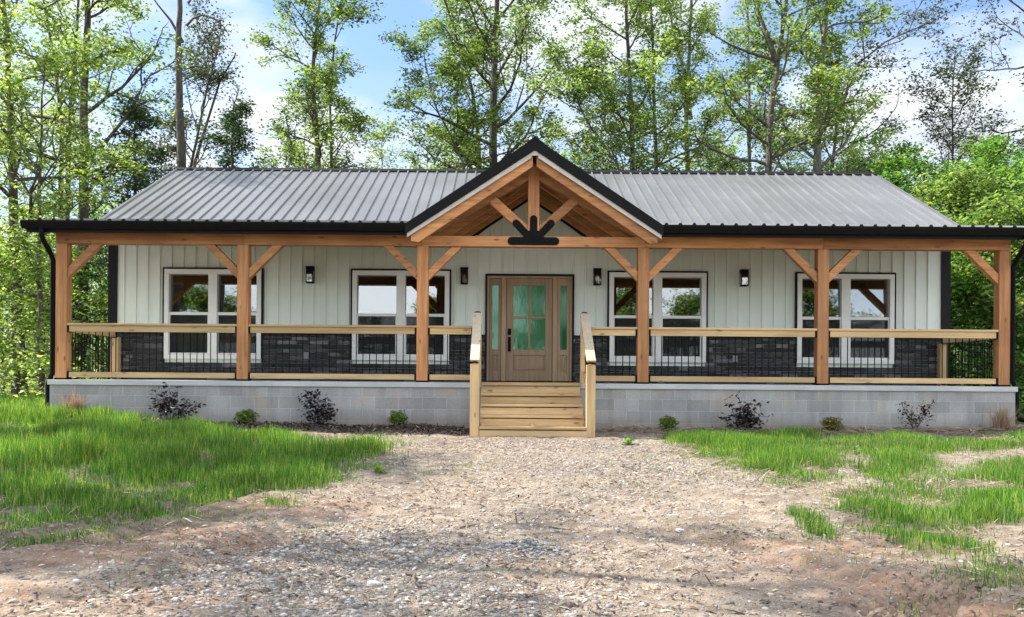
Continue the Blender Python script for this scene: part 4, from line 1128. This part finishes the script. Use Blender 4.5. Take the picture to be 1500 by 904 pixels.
LEAF_N, LEAF_S, LEAF_SIG = 1.02, 1.06, .70
def tree(name, label, cat, trunk, r0, leafmat, seed, zmin=.4, spread=3., nb=16, leaves=16, size=.13, sig=.26, barkmat='bark',
         bias=(0, 0), elev=(5, 45), shape='oval', group=None, bare=False, depth=2, extra=(), density=1., limit=None):
    """trunk: world points, foot first"""
    rng = np.random.default_rng(seed)
    T = np.array([tuple(p) for p in trunk], float)
    # resample and roughen the trunk
    seg = np.linalg.norm(np.diff(T, axis=0), axis=1); cs = np.concatenate([[0], np.cumsum(seg)]); Ltot = cs[-1]
    m = 26; u = np.linspace(0, Ltot, m)
    P = np.stack([np.interp(u, cs, T[:, k]) for k in range(3)], -1)
    P[1:, :2] += np.cumsum(rng.normal(0, .035, (m - 1, 2)), 0) * .6
    W = Wood(); CL = []
    rad = r0 * (1 - .78 * (u / Ltot)) ; rad[0] *= 1.35; rad[1] *= 1.08
    W.tube(P, rad, 8)
    for i in range(nb):
        t = zmin + (1 - zmin) * ((i + rng.uniform(.1, .9)) / nb); q = t * (m - 1); j = min(int(q), m - 2)
        c = P[j] + (P[j + 1] - P[j]) * (q - j)
        az = i * 2.399 + rng.normal(0, .4)
        e = R(elev[0] + (elev[1] - elev[0]) * t + rng.normal(0, 9))
        v = (t - zmin) / (1 - zmin)
        prof = {'oval': .55 + .9 * math.sin(math.pi * min(1, .15 + .8 * v)) * .62, 'cone': 1.1 - .85 * v, 'column': .8 + .2 * math.sin(v * 9), 'top': .35 + .75 * v}[shape]
        L = spread * prof * rng.uniform(.7, 1.2)
        d = np.array([math.cos(az) * math.cos(e) + bias[0], math.sin(az) * math.cos(e) + bias[1], math.sin(e)])
        L *= 1 + .5 * (bias[0] * math.cos(az) + bias[1] * math.sin(az))
        grow(rng, W, CL, c, d, L, rad[j] * .42 + .008, depth)
    # leading shoot
    if nb: grow(rng, W, CL, P[-1], P[-1] - P[-3], spread * .5, rad[-1], 1)
    for (pts, ra) in extra:
        pts = np.array([tuple(p) for p in pts], float); 
        W.tube(pts, np.linspace(ra, ra * .3, len(pts)), 6)
    root = empty(name, tuple(T[0])); tag(root, label, cat, group)
    v, f = W.arrays(); npmesh('trunk', v, f, barkmat, root, tuple(T[0]), smooth=True)
    if not bare and CL:
        C = np.array(CL); k = rng.random(len(C)) < density; C = C[k]
        if limit is not None: C = C[C[:, 2] < limit]
        kk = rng.random(len(C)); cnt = rng.poisson(leaves * LEAF_N * np.where(kk < .38, .12, 1.3), len(C)); Q = np.repeat(C, cnt, 0)
        sg = sig * LEAF_SIG; Q = Q + rng.normal(0, 1, Q.shape) * np.array([sg, sg, sg * .5])
        v, f = leaf_quads(Q, size * LEAF_S, rng)
        npmesh('crown', v, f, leafmat, root, tuple(T[0]))
    return root
def foot(px, Y):
    p = at(px, 560, Y); return Vector((p.x, Y, g1(p.x, Y) - .05))
def tp(pix, Y, footpx=None):
    pts = [foot(footpx if footpx is not None else pix[0][0], Y)] + [at(a, b, Y) for a, b in pix]
    return pts

WOODS = 'trees behind the house'
# tall trees rising behind the roof, left to right
tree('oak_tree', 'tall oak with straight dark trunk left of the house, leaves all the way up', 'tree', tp([(122, 300), (128, 0), (131, -190)], 27, 114), .21, 'leaf_lime', 1, .36, 3.1, 20, 11, .13, .27, shape='column', bias=(-.12, -.1))
tree('oak_tree', 'slender twin-stemmed oak at the far left edge, crown in full sun', 'tree', tp([(96, 330), (99, 170), (108, 60), (118, -60)], 29.5, 92), .13, 'leaf_lime', 2, .33, 2.6, 15, 10, .12, .26, shape='column',
     extra=[(tp([(88, 330), (91, 185), (80, 90), (60, -20)], 29.5, 86), .10)])
tree('oak_tree', 'leafy tree cut off by the left edge of the frame', 'tree', tp([(22, 300), (10, 100), (0, -150)], 25, 30), .17, 'leaf_lime', 3, .30, 3.2, 18, 10, .13, .27, shape='column')
tree('maple_tree', 'pale yellow-green tree between the left frame edge and the tall oak', 'tree', tp([(62, 330), (66, 200), (70, 120)], 24, 60), .09, 'leaf_lime', 4, .25, 2.2, 15, 12, .12, .25, shape='oval')
bare_b = [([at(268, 62, 33), at(250, 30, 33), at(232, 8, 33), at(218, -12, 33)], .06), ([at(273, 38, 33), at(283, 27, 33), at(297, 22, 33), at(315, 28, 33), at(328, 40, 33), at(336, 52, 33)], .045),
          ([at(267, 108, 33), at(256, 102, 33), at(247, 94, 33)], .045), ([at(274, 99, 33), at(290, 97, 33), at(308, 103, 33)], .05), ([at(275, 5, 33), at(284, -6, 33), at(300, -10, 33)], .04), ([at(265, 28, 33), at(261, 18, 33), at(262, 6, 33)], .02)]
tree('dead_tree', 'bare dead trunk with a forked limb behind the left end of the roof', 'tree', tp([(268, 250), (268, 100), (271, 0), (276, -90)], 33, 268), .27, 'leaf_dark', 5, .9, .1, 0, 0, bare=True, extra=bare_b)
tree('gum_tree', 'sparse dark-leaved tree leaning right beside the bare dead trunk', 'tree', tp([(278, 240), (300, 130), (318, 58)], 36, 262), .12, 'leaf_dark', 6, .45, 2.4, 18, 8, .13, .30, shape='oval', elev=(15, 55), extra=[(tp([(285, 240), (300, 190), (322, 120), (345, 80)], 36.3, 280), .08)])
tree('cedar_tree', 'dark evergreen cedar standing behind the left end of the roof', 'evergreen', tp([(352, 300), (352, 190), (353, 165)], 31, 352), .12, 'needle', 7, .15, 1.7, 30, 9, .11, .24, shape='cone', elev=(0, 25))
tree('pine_tree', 'dark evergreen pine left of the roof beside the tall oak', 'evergreen', tp([(205, 300), (207, 200), (210, 165)], 28, 203), .12, 'needle', 8, .22, 2.2, 28, 9, .11, .24, shape='cone', elev=(-8, 18))
tree('oak_tree', 'slim tall oak behind the left half of the roof with layered leaf sprays', 'tree', tp([(470, 248), (461, 120), (468, 40), (482, -70)], 34, 480), .17, 'leaf_spring', 9, .38, 2.5, 22, 13, .13, .26, shape='column')
tree('oak_tree', 'thin straight young oak close beside the slim tall one', 'tree', tp([(490, 248), (487, 130), (494, 60), (508, -30)], 36, 492), .10, 'leaf_spring', 10, .45, 2.0, 15, 11, .13, .26, shape='column', bias=(.25, 0))
tree('oak_tree', 'full-crowned big oak behind the left side of the entrance gable', 'tree', tp([(720, 230), (724, 90), (727, -10), (729, -120)], 36, 718), .26, 'leaf_spring', 11, .36, 3.4, 28, 15, .14, .28, shape='oval', elev=(5, 50))
tree('oak_tree', 'second oak trunk leaning left out of the big crown behind the gable', 'tree', tp([(703, 225), (692, 130), (668, 55), (640, -30)], 37.5, 700), .15, 'leaf_spring', 12, .45, 2.4, 18, 12, .13, .26, shape='column')
tree('oak_tree', 'thin curved tree leaning left over the roof left of the gable', 'tree', tp([(674, 248), (656, 205), (633, 160), (615, 85)], 34, 690), .09, 'leaf_spring', 13, .5, 2.0, 15, 12, .12, .25, shape='oval')
tree('oak_tree', 'broad bright green oak right of the gable peak', 'tree', tp([(925, 245), (920, 120), (917, 20), (920, -90)], 34, 925), .16, 'leaf_lime', 14, .36, 3.1, 26, 16, .13, .27, shape='oval')
tree('oak_tree', 'straight grey-stemmed oak close behind the broad bright green one', 'tree', tp([(962, 245), (956, 110), (952, 0), (950, -90)], 36, 963), .13, 'leaf_lime', 15, .4, 2.4, 20, 13, .13, .26, shape='column')
tree('oak_tree', 'slanting thin tree reaching left over the gable with few leaves', 'tree', tp([(908, 252), (884, 210), (858, 180), (838, 135), (826, 90)], 32, 930), .09, 'leaf_spring', 16, .55, 1.7, 14, 11, .12, .25, shape='oval')
tree('hickory_tree', 'tall grey forked trunk with thin foliage right of the bright green oak', 'tree', tp([(1010, 250), (1013, 130), (1019, 30), (1022, -80)], 37, 1008), .17, 'leaf_spring', 17, .45, 2.3, 18, 9, .13, .27, barkmat='bark_grey', shape='column', extra=[([at(1012, 175, 37), at(1003, 110, 37), at(985, 40, 37), at(975, -30, 37)], .09)])
tree('oak_tree', 'dark forked oak with a crooked limb behind the right half of the roof', 'tree', tp([(1122, 250), (1127, 160), (1138, 85), (1148, 10), (1156, -70)], 30, 1119), .19, 'leaf_spring', 18, .4, 3.0, 22, 11, .13, .27, elev=(5, 45), shape='column',
     extra=[([at(1137, 90, 30), at(1128, 62, 30), at(1112, 20, 30), at(1100, -30, 30)], .09), ([at(1135, 88, 30), at(1100, 78, 30), at(1070, 66, 30), at(1040, 48, 30)], .06)])
tree('hickory_tree', 'slim grey trunk standing just left of the dark forked oak', 'tree', tp([(1097, 250), (1097, 130), (1098, 20), (1100, -60)], 38, 1097), .13, 'leaf_spring', 19, .45, 2.1, 16, 10, .13, .26, barkmat='bark_grey', shape='column')
tree('oak_tree', 'stout grey oak near the right end of the roof ridge, long limbs to the right', 'tree', tp([(1199, 250), (1203, 110), (1212, 10), (1220, -90)], 32, 1196), .23, 'leaf_lime', 20, .36, 3.0, 24, 14, .13, .27, barkmat='bark_grey', shape='column')
tree('oak_tree', 'thin leaning tree with sparse sprays spreading right from the stout grey oak', 'tree', tp([(1222, 250), (1232, 160), (1262, 90), (1300, 60), (1345, 40)], 34, 1216), .11, 'leaf_dark', 21, .4, 2.6, 16, 6, .12, .24, elev=(5, 25), bias=(.5, 0), shape='column')
tree('poplar_tree', 'narrow sparse dark-leaved tree against the sky right of the roof', 'tree', tp([(1391, 300), (1391, 180), (1393, 95)], 36, 1390), .09, 'leaf_dark', 22, .3, 1.9, 28, 7, .12, .26, shape='oval', elev=(10, 50))
tree('oak_tree', 'nearly bare tree at the right frame edge with limbs reaching left', 'tree', tp([(1512, 300), (1505, 160), (1500, 60), (1496, -60)], 31, 1516), .15, 'leaf_dark', 23, .38, 2.6, 16, 4, .13, .27, shape='column', elev=(0, 30), bias=(-.2, 0),
     extra=[([at(1506, 230, 31), at(1470, 222, 31), at(1430, 205, 31), at(1390, 192, 31)], .05)])
# low bright growth beyond both ends of the roof and along the ridge line
RIGHT = [(1352, 27, 240, 'leaf_green', 'bright green young maple filling the gap past the roof end'), (1398, 24, 285, 'leaf_spring', 'bushy green sapling seen through the right end of the porch'),
         (1440, 26.5, 240, 'leaf_green', 'tall bushy maple rising behind the right corner post'), (1470, 22.5, 330, 'leaf_green', 'dense green bush close behind the right corner post'),
         (1503, 23.5, 235, 'leaf_green', 'sunlit bushy tree at the right frame edge'), (1540, 21.5, 330, 'leaf_spring', 'green bush cut by the right frame edge beside the downspout'),
         (1425, 33, 220, 'leaf_spring', 'paler tree standing farther back beyond the right corner'), (1530, 30, 190, 'leaf_spring', 'tall pale tree farther back at the right frame edge'), (1310, 31, 232, 'leaf_green', 'leafy tree top showing over the right end of the ridge')]
for i, (px, Y, ty, mt, lb) in enumerate(RIGHT):
    tree('maple_tree', lb, 'tree', tp([(px + 2, (560 + ty) / 2), (px, ty + 25)], Y, px - 4), .07, mt, 40 + i, .06, 1.75, 22, 12, .13, .26, shape='oval', elev=(0, 45))
LEFT = [(20, 26, 360, 'leaf_lime', 'sunlit sapling at the far left with a thin dark stem'), (62, 30, 330, 'leaf_lime', 'slim sapling left of the corner post, leaves in bright layers'), (-25, 23, 380, 'leaf_lime', 'bushy sapling cut by the left frame edge'),
        (112, 33, 330, 'leaf_green', 'green sapling seen between downspout and house corner'), (145, 27, 400, 'leaf_green', 'low green sapling seen behind the left side railing'), (150, 38, 300, 'leaf_lime', 'pale tree far back behind the left end of the porch'),
        (40, 40, 330, 'leaf_spring', 'pale tree standing far back at the left'), (5, 33, 440, 'leaf_lime', 'low yellow-green bush at the wood edge on the far left')]
for i, (px, Y, ty, mt, lb) in enumerate(LEFT):
    tree('sapling', lb, 'tree', tp([(px + 3, (560 + ty) / 2), (px, ty + 20)], Y, px), .055, mt, 60 + i, .15, 1.9, 15, 8, .125, .27, shape='oval', elev=(0, 35))
RIDGE = [(235, 38, 190, 'leaf_dark', 'sparse dusky tree low behind the left roof end'), (415, 39, 215, 'leaf_spring', 'low leafy tree behind the ridge left of the slim tall oak'), (560, 40, 190, 'leaf_spring', 'small tree showing low over the ridge left of the gable'), (625, 41, 205, 'leaf_spring', 'small loose tree low behind the ridge close to the gable'),
         (805, 40, 190, 'leaf_lime', 'small bright tree just right of the gable peak'), (870, 39, 205, 'leaf_lime', 'low bright tree between the gable and the broad green oak'), (1050, 40, 205, 'leaf_lime', 'low pale tree over the ridge left of the dark forked oak'), (1155, 38, 195, 'leaf_lime', 'low yellow-green tree between the forked oak and the stout grey one'), (1255, 37, 195, 'leaf_green', 'low green tree over the right end of the ridge')]
for i, (px, Y, ty, mt, lb) in enumerate(RIDGE):
    tree('young_tree', lb, 'tree', tp([(px + 2, 300), (px, ty + 25)], Y, px - 3), .08, mt, 80 + i, .35, 1.8, 14, 9, .13, .28, shape='oval', elev=(5, 45))

# far wood as one mass of leaves on many stems
rng = np.random.default_rng(77)
W = Wood(); Q = []
for i in range(170):
    side = rng.random()
    Yf = rng.uniform(48, 85); px = rng.uniform(-260, 1760)
    if 260 < px < 1240: hgt = rng.uniform(4, 8)
    else: hgt = rng.uniform(5, 11)
    x = CX + (px - VX) / F * Yf; z0 = g1(x, Yf)
    pts = np.array([[x + rng.normal(0, .2), Yf, z0 + t * hgt] for t in np.linspace(0, 1, 5)]); W.tube(pts, np.linspace(.16, .05, 5), 5)
    k = int(rng.uniform(25, 60))
    c = np.stack([rng.normal(x, 1.5, k), rng.normal(Yf, 1.3, k), z0 + hgt * rng.uniform(.12, 1.05, k)], -1)
    c = np.repeat(c, 14, 0); Q.append(c + rng.normal(0, .38, c.shape))
v, f = W.arrays()
lv, lf = leaf_quads(np.concatenate(Q), .24, rng)
fo = npmesh('far_wood', np.concatenate([v, lv]), np.concatenate([f, lf + len(v)]), 'leaf_spring')
tag(fo, 'far line of woodland showing through the gaps between the nearer trees', 'woodland', kind='stuff')
fo.data.materials.append(M['bark'])
mi = np.zeros(len(fo.data.polygons), np.int32); mi[:len(f)] = 1; fo.data.polygons.foreach_set('material_index', mi)

# undergrowth at the wood edge
def undergrowth(name, regions, label, mat, size=.11):
    Q = []
    for (x0, x1, y0, y1, n, h) in regions:
        x = rng.uniform(x0, x1, n); y = rng.uniform(y0, y1, n); k = fbm(x * .7 + 8, y * .7, 3) > .43; x, y = x[k], y[k]
        c = np.stack([x, y, H(x, y) + h * rng.random(len(x)) ** 1.3], -1); c = np.repeat(c, 12, 0)
        Q.append(c + rng.normal(0, 1, c.shape) * np.array([.22, .22, .12]))
    Q = np.concatenate(Q); z = H(Q[:, 0], Q[:, 1]); Q[:, 2] = np.maximum(Q[:, 2], z + .03)
    v, f = leaf_quads(Q, size, rng)
    o = npmesh(name, v, f, mat); tag(o, label, 'undergrowth', kind='stuff')
undergrowth('undergrowth', [(-24, -9.2, 20, 40, 1500, 1.1), (-30, -12, 15, 22, 500, .8)], 'sunlit low undergrowth at the wood edge left of the house', 'leaf_lime', .13)
undergrowth('undergrowth', [(9.0, 24, 18, 34, 1700, 1.5), (9.2, 20, 14.8, 18.5, 420, .6)], 'dense green undergrowth beyond the right end of the porch', 'leaf_green', .13)

# trees on the other side of the drive, mirrored in the window glass, and the ones left of the lawn that dapple it
BEH = 'trees across the drive, seen mirrored in the windows'
src = tree('oak_tree', 'oak across the drive mirrored in the window glass', 'tree', [(-14, -62, -.6), (-14.2, -62, 6), (-14, -62, 10)], .2, 'leaf_spring', 100, .15, 3.0, 22, 13, .22, .4, group=BEH)
for (x, y, sc) in ((-24, -70, 1.7), (-5, -66, 1.05), (4, -74, 1.5), (12, -60, .9), (20, -68, 1.5), (29, -64, 1.3), (-33, -66, 1.5), (-9, -80, 1.6), (16, -82, 1.8), (-19, -58, .9), (36, -72, 1.7), (-40, -75, 1.8), (9, -68, 1.35)):
    o = src.copy(); COL.objects.link(o); o.location = (x, y, -.6); o.scale = (sc, sc, sc); o.rotation_euler = (0, 0, x)
    for ch in list(src.children):
        c = ch.copy(); COL.objects.link(c); c.parent = o

def shade_tree(label, x, y, h, seed, spread, nb=10, zmin=.4, mat='leaf_spring', leaves=7):
    z = g1(x, y) - .1
    tree('oak_tree', label, 'tree', [(x, y, z), (x + .2, y, z + h * .5), (x, y + .2, z + h)], .18, mat, seed, .5, spread, nb, leaves, .15, .28)
SHADE = [(-15.5, 13.6, 13, 2.3), (-13.5, 9.3, 10, 2.2), (-10.2, 4.6, 13.5, 2.8), (-8.6, 1.6, 12, 2.6), (-10.4, 8.0, 14, 2.5)]
for i, (x, y, h, s) in enumerate(SHADE):
    shade_tree(('oak left of the lawn casting dappled shade, %s' % ('nearest the house', 'second from the house', 'third from the house', 'nearest the camera', 'tallest, closest to the drive')[i]), x, y, h, 120 + i, s, *((15, .4, 'leaf_spring', 12) if i in (0, 1) else ()))

# ------------------------------------------------------------------ plants along the block wall
def shrub(name, label, px, stems, mat, size, cat, Y=15.14, n=8, h=.5, w=.3, leaves=30, sig=.045, seed=0, group=None):
    rng = np.random.default_rng(200 + seed); c = at(px, 600, Y); x0, z0 = c.x, g1(c.x, Y)
    W = Wood(); Q = []
    for (dx, dz) in stems:
        tip = np.array([x0 + dx, Y + rng.uniform(-.1, .02), z0 + dz]); b = np.array([x0, Y, z0 - .02])
        t = np.linspace(0, 1, 6)[:, None]; mid = b + (tip - b) * t; mid[:, 0] += np.sin(t[:, 0] * 3.1) * rng.normal(0, .03); W.tube(mid, np.linspace(.010, .003, 6), 5)
        for u in np.linspace(.4, 1, n):
            p = b + (tip - b) * u; tw = p + rng.normal(0, 1, 3) * np.array([.06, .05, .05]); tw[1] = min(tw[1], 15.42)
            W.tube(np.array([p, (p + tw) / 2 + [0, 0, .01], tw]), [.005, .004, .002], 4)
            k = rng.poisson(leaves / n * 2); Q.append(tw + rng.normal(0, sig, (k, 3)))
    root = empty(name, (x0, Y, z0)); tag(root, label, cat, group)
    v, f = W.arrays(); npmesh('stem', v, f, 'twig', root, (x0, Y, z0))
    Q = np.concatenate(Q); Q[:, 1] = np.minimum(Q[:, 1], 15.45); v, f = leaf_quads(Q, size, rng, .8)
    npmesh('foliage', v, f, mat, root, (x0, Y, z0)); return root
DARK = 'dark-leaved shrubs along the block wall'
shrub('dark_shrub', 'dark purple shrub with a long branch to the right, leftmost of four by the wall', 251, [(-.26, .42), (-.12, .46), (-.02, .5), (.1, .44), (.22, .30), (.40, .27), (-.22, .30)], 'leaf_purple', .075, 'shrub', seed=1, group=DARK, Y=15.1)
shrub('dark_shrub', 'upright dark purple shrub in the mulch between two round green bushes', 466, [(-.2, .40), (-.14, .5), (0, .48), (.1, .42), (.2, .34), (.05, .25), (.18, .18)], 'leaf_purple', .075, 'shrub', seed=2, group=DARK)
shrub('dark_shrub', 'wide dark purple shrub on the wall right of the stairs', 1089, [(-.28, .20), (-.2, .44), (-.08, .5), (.08, .46), (.2, .32), (.28, .28), (0, .3), (.05, .2)], 'leaf_purple', .075, 'shrub', seed=3, group=DARK)
shrub('dark_shrub', 'thin V-shaped dark shrub near the right end of the wall', 1340, [(-.24, .46), (-.18, .36), (.12, .32), (.26, .46), (.2, .42), (-.1, .25)], 'leaf_purple', .055, 'shrub', seed=4, n=6, leaves=18, group=DARK)
def bush(label, px, r, h, mat, seed, Y=15.12):
    rng = np.random.default_rng(300 + seed); c = at(px, 600, Y); x0, z0 = c.x, g1(c.x, Y)
    n = 900; d = rng.normal(0, 1, (n, 3)); d /= np.linalg.norm(d, axis=1)[:, None]; rr = rng.random(n) ** .45
    lump = 1 + .22 * np.sin(d[:, 0] * 5 + seed) * np.cos(d[:, 2] * 6 + seed * 2)
    Q = np.stack([x0 + d[:, 0] * r * rr * lump, Y + d[:, 1] * r * .8 * rr, z0 + h * .5 + d[:, 2] * h * .52 * rr * lump], -1); Q[:, 2] = np.maximum(Q[:, 2], z0 + .01)
    root = empty('round_bush', (x0, Y, z0)); tag(root, label, 'bush', 'round green bushes along the block wall')
    W = Wood()
    for k in range(9):
        a = k * .7; W.tube(np.array([[x0, Y, z0 - .02], [x0 + .5 * r * math.cos(a), Y + .4 * r * math.sin(a), z0 + h * .5], [x0 + .8 * r * math.cos(a), Y + .6 * r * math.sin(a), z0 + h * .85]]), [.008, .006, .003], 4)
    v, f = W.arrays(); npmesh('stem', v, f, 'twig', root, (x0, Y, z0))
    v, f = leaf_quads(Q, .042, rng, .9, .5); npmesh('foliage', v, f, mat, root, (x0, Y, z0))
bush('round yellow-green bush half hidden by tall grass, leftmost of four', 361, .20, .25, 'leaf_bush', 1)
bush('round green bush on the mulch left of the stairs', 583, .17, .27, 'leaf_bush', 2)
bush('round green bush just right of the stairs', 979, .16, .24, 'leaf_bush', 3)
bush('olive gold round bush near the right end of the wall', 1219, .18, .24, 'leaf_olive', 4)
def dryclump(label, px, h, seed, Y=15.12, n=420):
    rng = np.random.default_rng(400 + seed); c = at(px, 600, Y); x0, z0 = c.x, g1(c.x, Y)
    x = rng.normal(x0, .07, n); y = rng.normal(Y, .05, n)
    o = blades('dry_grass_clump', x, y, h * rng.uniform(.45, 1.1, n), np.full(n, .006), 'drygrass', .42, zbase=np.full(n, z0), origin=(x0, Y, z0))
    tag(o, label, 'dry grass', 'dry grass clumps at the ends of the block wall')
dryclump('tan dried grass clump by the left corner of the block wall', 109, .40, 1)
dryclump('brown dried grass clump by the right corner of the block wall', 1467, .42, 2)
def weed(label, px, py, s, seed, mat='leaf_bush', n=16):
    rng = np.random.default_rng(500 + seed); x0, y0 = ground(px, py); z0 = g1(x0, y0)
    V, Fc = [], []
    for k in range(n):
        a = k * 2.4 + rng.normal(0, .2); L = s * rng.uniform(.5, 1.1); e = rng.uniform(.35, 1.2); wv = L * .2
        d = np.array([math.cos(a) * math.cos(e), math.sin(a) * math.cos(e), math.sin(e)]); sd = np.array([-math.sin(a), math.cos(a), 0]) * wv
        p0 = np.array([x0, y0, z0]); b = len(V)
        V += [p0 - sd * .2, p0 + sd * .2, p0 + d * L * .55 + sd, p0 + d * L * .55 - sd, p0 + d * L - [0, 0, L * .15]]
        Fc += [(b, b + 1, b + 2, b + 3), (b + 3, b + 2, b + 4, b + 4)]
    mb = MB(); mb.raw([tuple(p) for p in V], [f if f[2] != f[3] else f[:3] for f in Fc])
    o = mb.build('weed', mat, None, origin=(x0, y0, z0)); tag(o, label, 'weed')
weed('small light green weed on the dirt at the lawn edge', 556, 697, .13, 1)
weed('green weed in the dirt right of the stairs', 920, 650, .16, 2, 'leaf_green', 22)
weed('low leafy weed in the mulch beside the upright dark shrub', 425, 613, .2, 3, 'leaf_green', 20)

# sticks lying on the drive
def stick(label, p, q, r, name='stick'):
    (x0, y0), (x1, y1) = ground(*p), ground(*q); rng = np.random.default_rng(int(p[0] * 7 + p[1]))
    pts = []
    for t in np.linspace(0, 1, 7):
        x = x0 + (x1 - x0) * t + rng.normal(0, r * .8); y = y0 + (y1 - y0) * t + rng.normal(0, r * .8)
        pts.append((x, y, g1(x, y) + r * 1.3))
    m = MB().tube(pts, [r * (1 - .45 * t) for t in np.linspace(0, 1, 7)], 7)
    L = math.hypot(x1 - x0, y1 - y0); dx, dy = (x1 - x0) / L, (y1 - y0) / L; k = pts[4]
    m.tube([k, (k[0] + .2 * L * (dx - dy * .6), k[1] + .2 * L * (dy + dx * .6), k[2] + .01)], [r * .5, r * .25], 5)
    o = m.build(name, 'twig', None, origin=pts[0], smooth=True); tag(o, label, 'stick', 'sticks lying on the drive'); return o
stick('thick grey stick lying slantwise at the bottom of the drive', (592, 842), (620, 868), .013)
stick('dark thin stick at the bottom edge of the drive, left of centre', (760, 894), (795, 903), .007)
stick('thin twig lying crosswise in the middle of the drive', (672, 772), (706, 766), .007)
stick('long thin twig right of the gravel heap', (805, 769), (842, 776), .006)
stick('short dark stick on the drive near the right lawn', (912, 688), (934, 695), .010)
stick('pale stick standing out of the right grass edge', (1297, 790), (1306, 768), .008)
stick('short pale stick close to the gravel heap', (735, 832), (752, 825), .010)
stick('thin dark twig left of the right clay patch', (860, 893), (882, 903), .006)
def big_stone(label, px, py, s, seed, mat='stone'):
    rng = np.random.default_rng(600 + seed); x, y = ground(px, py); z = g1(x, y)
    bm = bmesh.new(); bmesh.ops.create_icosphere(bm, subdivisions=2, radius=1)
    for v in bm.verts:
        k = 1 + rng.uniform(-.18, .18); v.co = Vector((v.co.x * s * 1.3 * k, v.co.y * s * k, v.co.z * s * .6 * k))
    me = bpy.data.meshes.new('stone'); bm.to_mesh(me); bm.free(); me.materials.append(M[mat])
    o = bpy.data.objects.new('stone', me); link(o, None, (x, y, z + s * .25)); tag(o, label, 'stone')
big_stone('pale stone beside the stick at the bottom of the drive', 548, 858, .035, 1)
big_stone('reddish clod at the left lawn edge', 1006 - 10, 775, .03, 2)

# ================================================================== SKY, SUN, CAMERA
SUN_EL, SUN_AZ = 46., -77.   # azimuth measured from +Y towards +X
sd = Vector((math.sin(R(SUN_AZ)) * math.cos(R(SUN_EL)), math.cos(R(SUN_AZ)) * math.cos(R(SUN_EL)), math.sin(R(SUN_EL))))
w = bpy.data.worlds.new('World'); scene.world = w; w.use_nodes = True
t = w.node_tree; t.nodes.clear()
out = t.nodes.new('ShaderNodeOutputWorld')
sky = t.nodes.new('ShaderNodeTexSky'); sky.sky_type = 'NISHITA'; sky.sun_disc = False
sky.sun_elevation = R(SUN_EL); sky.sun_rotation = R(SUN_AZ); sky.air_density = 1.; sky.dust_density = .6; sky.ozone_density = 2.
tc = t.nodes.new('ShaderNodeTexCoord')
sp = t.nodes.new('ShaderNodeSeparateXYZ'); t.links.new(tc.outputs['Generated'], sp.inputs[0])
mp = t.nodes.new('ShaderNodeMapping'); mp.inputs['Scale'].default_value = (1, 1, 2.3); mp.inputs['Location'].default_value = CLOUD_OFF = (8.2, 3.3, .1)
t.links.new(tc.outputs['Generated'], mp.inputs['Vector'])
n1 = N(t, 'ShaderNodeTexNoise', Scale=3.6, Detail=9, Roughness=.52, Distortion=.15); t.links.new(mp.outputs[0], n1.inputs['Vector'])
n2 = N(t, 'ShaderNodeTexNoise', Scale=7., Detail=6, Roughness=.5); t.links.new(mp.outputs[0], n2.inputs['Vector'])
dens = ramp(t, [(.40, (0, 0, 0)), (.56, (1, 1, 1))], n1.outputs[0]).outputs[0]
low = t.nodes.new('ShaderNodeMapRange'); low.inputs[1].default_value = .34; low.inputs[2].default_value = .10; low.inputs[3].default_value = .12; low.inputs[4].default_value = .8
t.links.new(sp.outputs[2], low.inputs[0])
cover = math_(t, 'MAXIMUM', dens, low.outputs[0])
ccol = ramp(t, [(.3, (3.2, 3.6, 4.15)), (.6, (4.7, 4.9, 5.1))], n2.outputs[0]).outputs[0]
skyc = mixc(t, 1., sky.outputs[0], (.8, .95, 1.12), 'MULTIPLY')
# clouds overhead and behind the camera brightened as added front light on the house
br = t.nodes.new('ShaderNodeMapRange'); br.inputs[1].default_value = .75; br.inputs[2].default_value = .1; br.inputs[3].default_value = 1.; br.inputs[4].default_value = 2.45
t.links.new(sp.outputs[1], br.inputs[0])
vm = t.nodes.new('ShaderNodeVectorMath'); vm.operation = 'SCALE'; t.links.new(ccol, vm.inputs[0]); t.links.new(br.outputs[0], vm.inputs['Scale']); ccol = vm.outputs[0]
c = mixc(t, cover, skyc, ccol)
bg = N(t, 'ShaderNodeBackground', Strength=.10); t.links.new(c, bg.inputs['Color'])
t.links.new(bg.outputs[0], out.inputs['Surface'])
sl = bpy.data.lights.new('sun', 'SUN'); sl.energy = 4.4; sl.angle = R(.55); sl.color = (1., .93, .82)
so = bpy.data.objects.new('sun', sl); COL.objects.link(so); so.rotation_euler = sd.to_track_quat('Z', 'Y').to_euler(); so.location = (-20, 5, 30)

cam = bpy.data.cameras.new('camera'); co = bpy.data.objects.new('camera', cam); COL.objects.link(co)
cam.sensor_width = 36; cam.lens = 36 * F / 1500; cam.shift_x = (750 - VX) / 1500; cam.shift_y = (VY - 452) / 1500
cam.clip_start = .1; cam.clip_end = 2000
co.location = (CX, 0, EZ); co.rotation_euler = (Matrix.Rotation(R(90), 3, 'X') @ Matrix.Rotation(ROLL, 3, 'Z')).to_euler()
scene.camera = co
vs = scene.view_settings; vs.view_transform = 'Standard'; vs.look = 'None'; vs.gamma = 1; vs.exposure = 1.28; vs.use_curve_mapping = False
cy = scene.cycles; cy.max_bounces = 7; cy.diffuse_bounces = 4; cy.glossy_bounces = 3; cy.transmission_bounces = 4; cy.transparent_max_bounces = 6
cy.use_denoising = True; cy.sample_clamp_indirect = 6; cy.caustics_reflective = False; cy.caustics_refractive = False
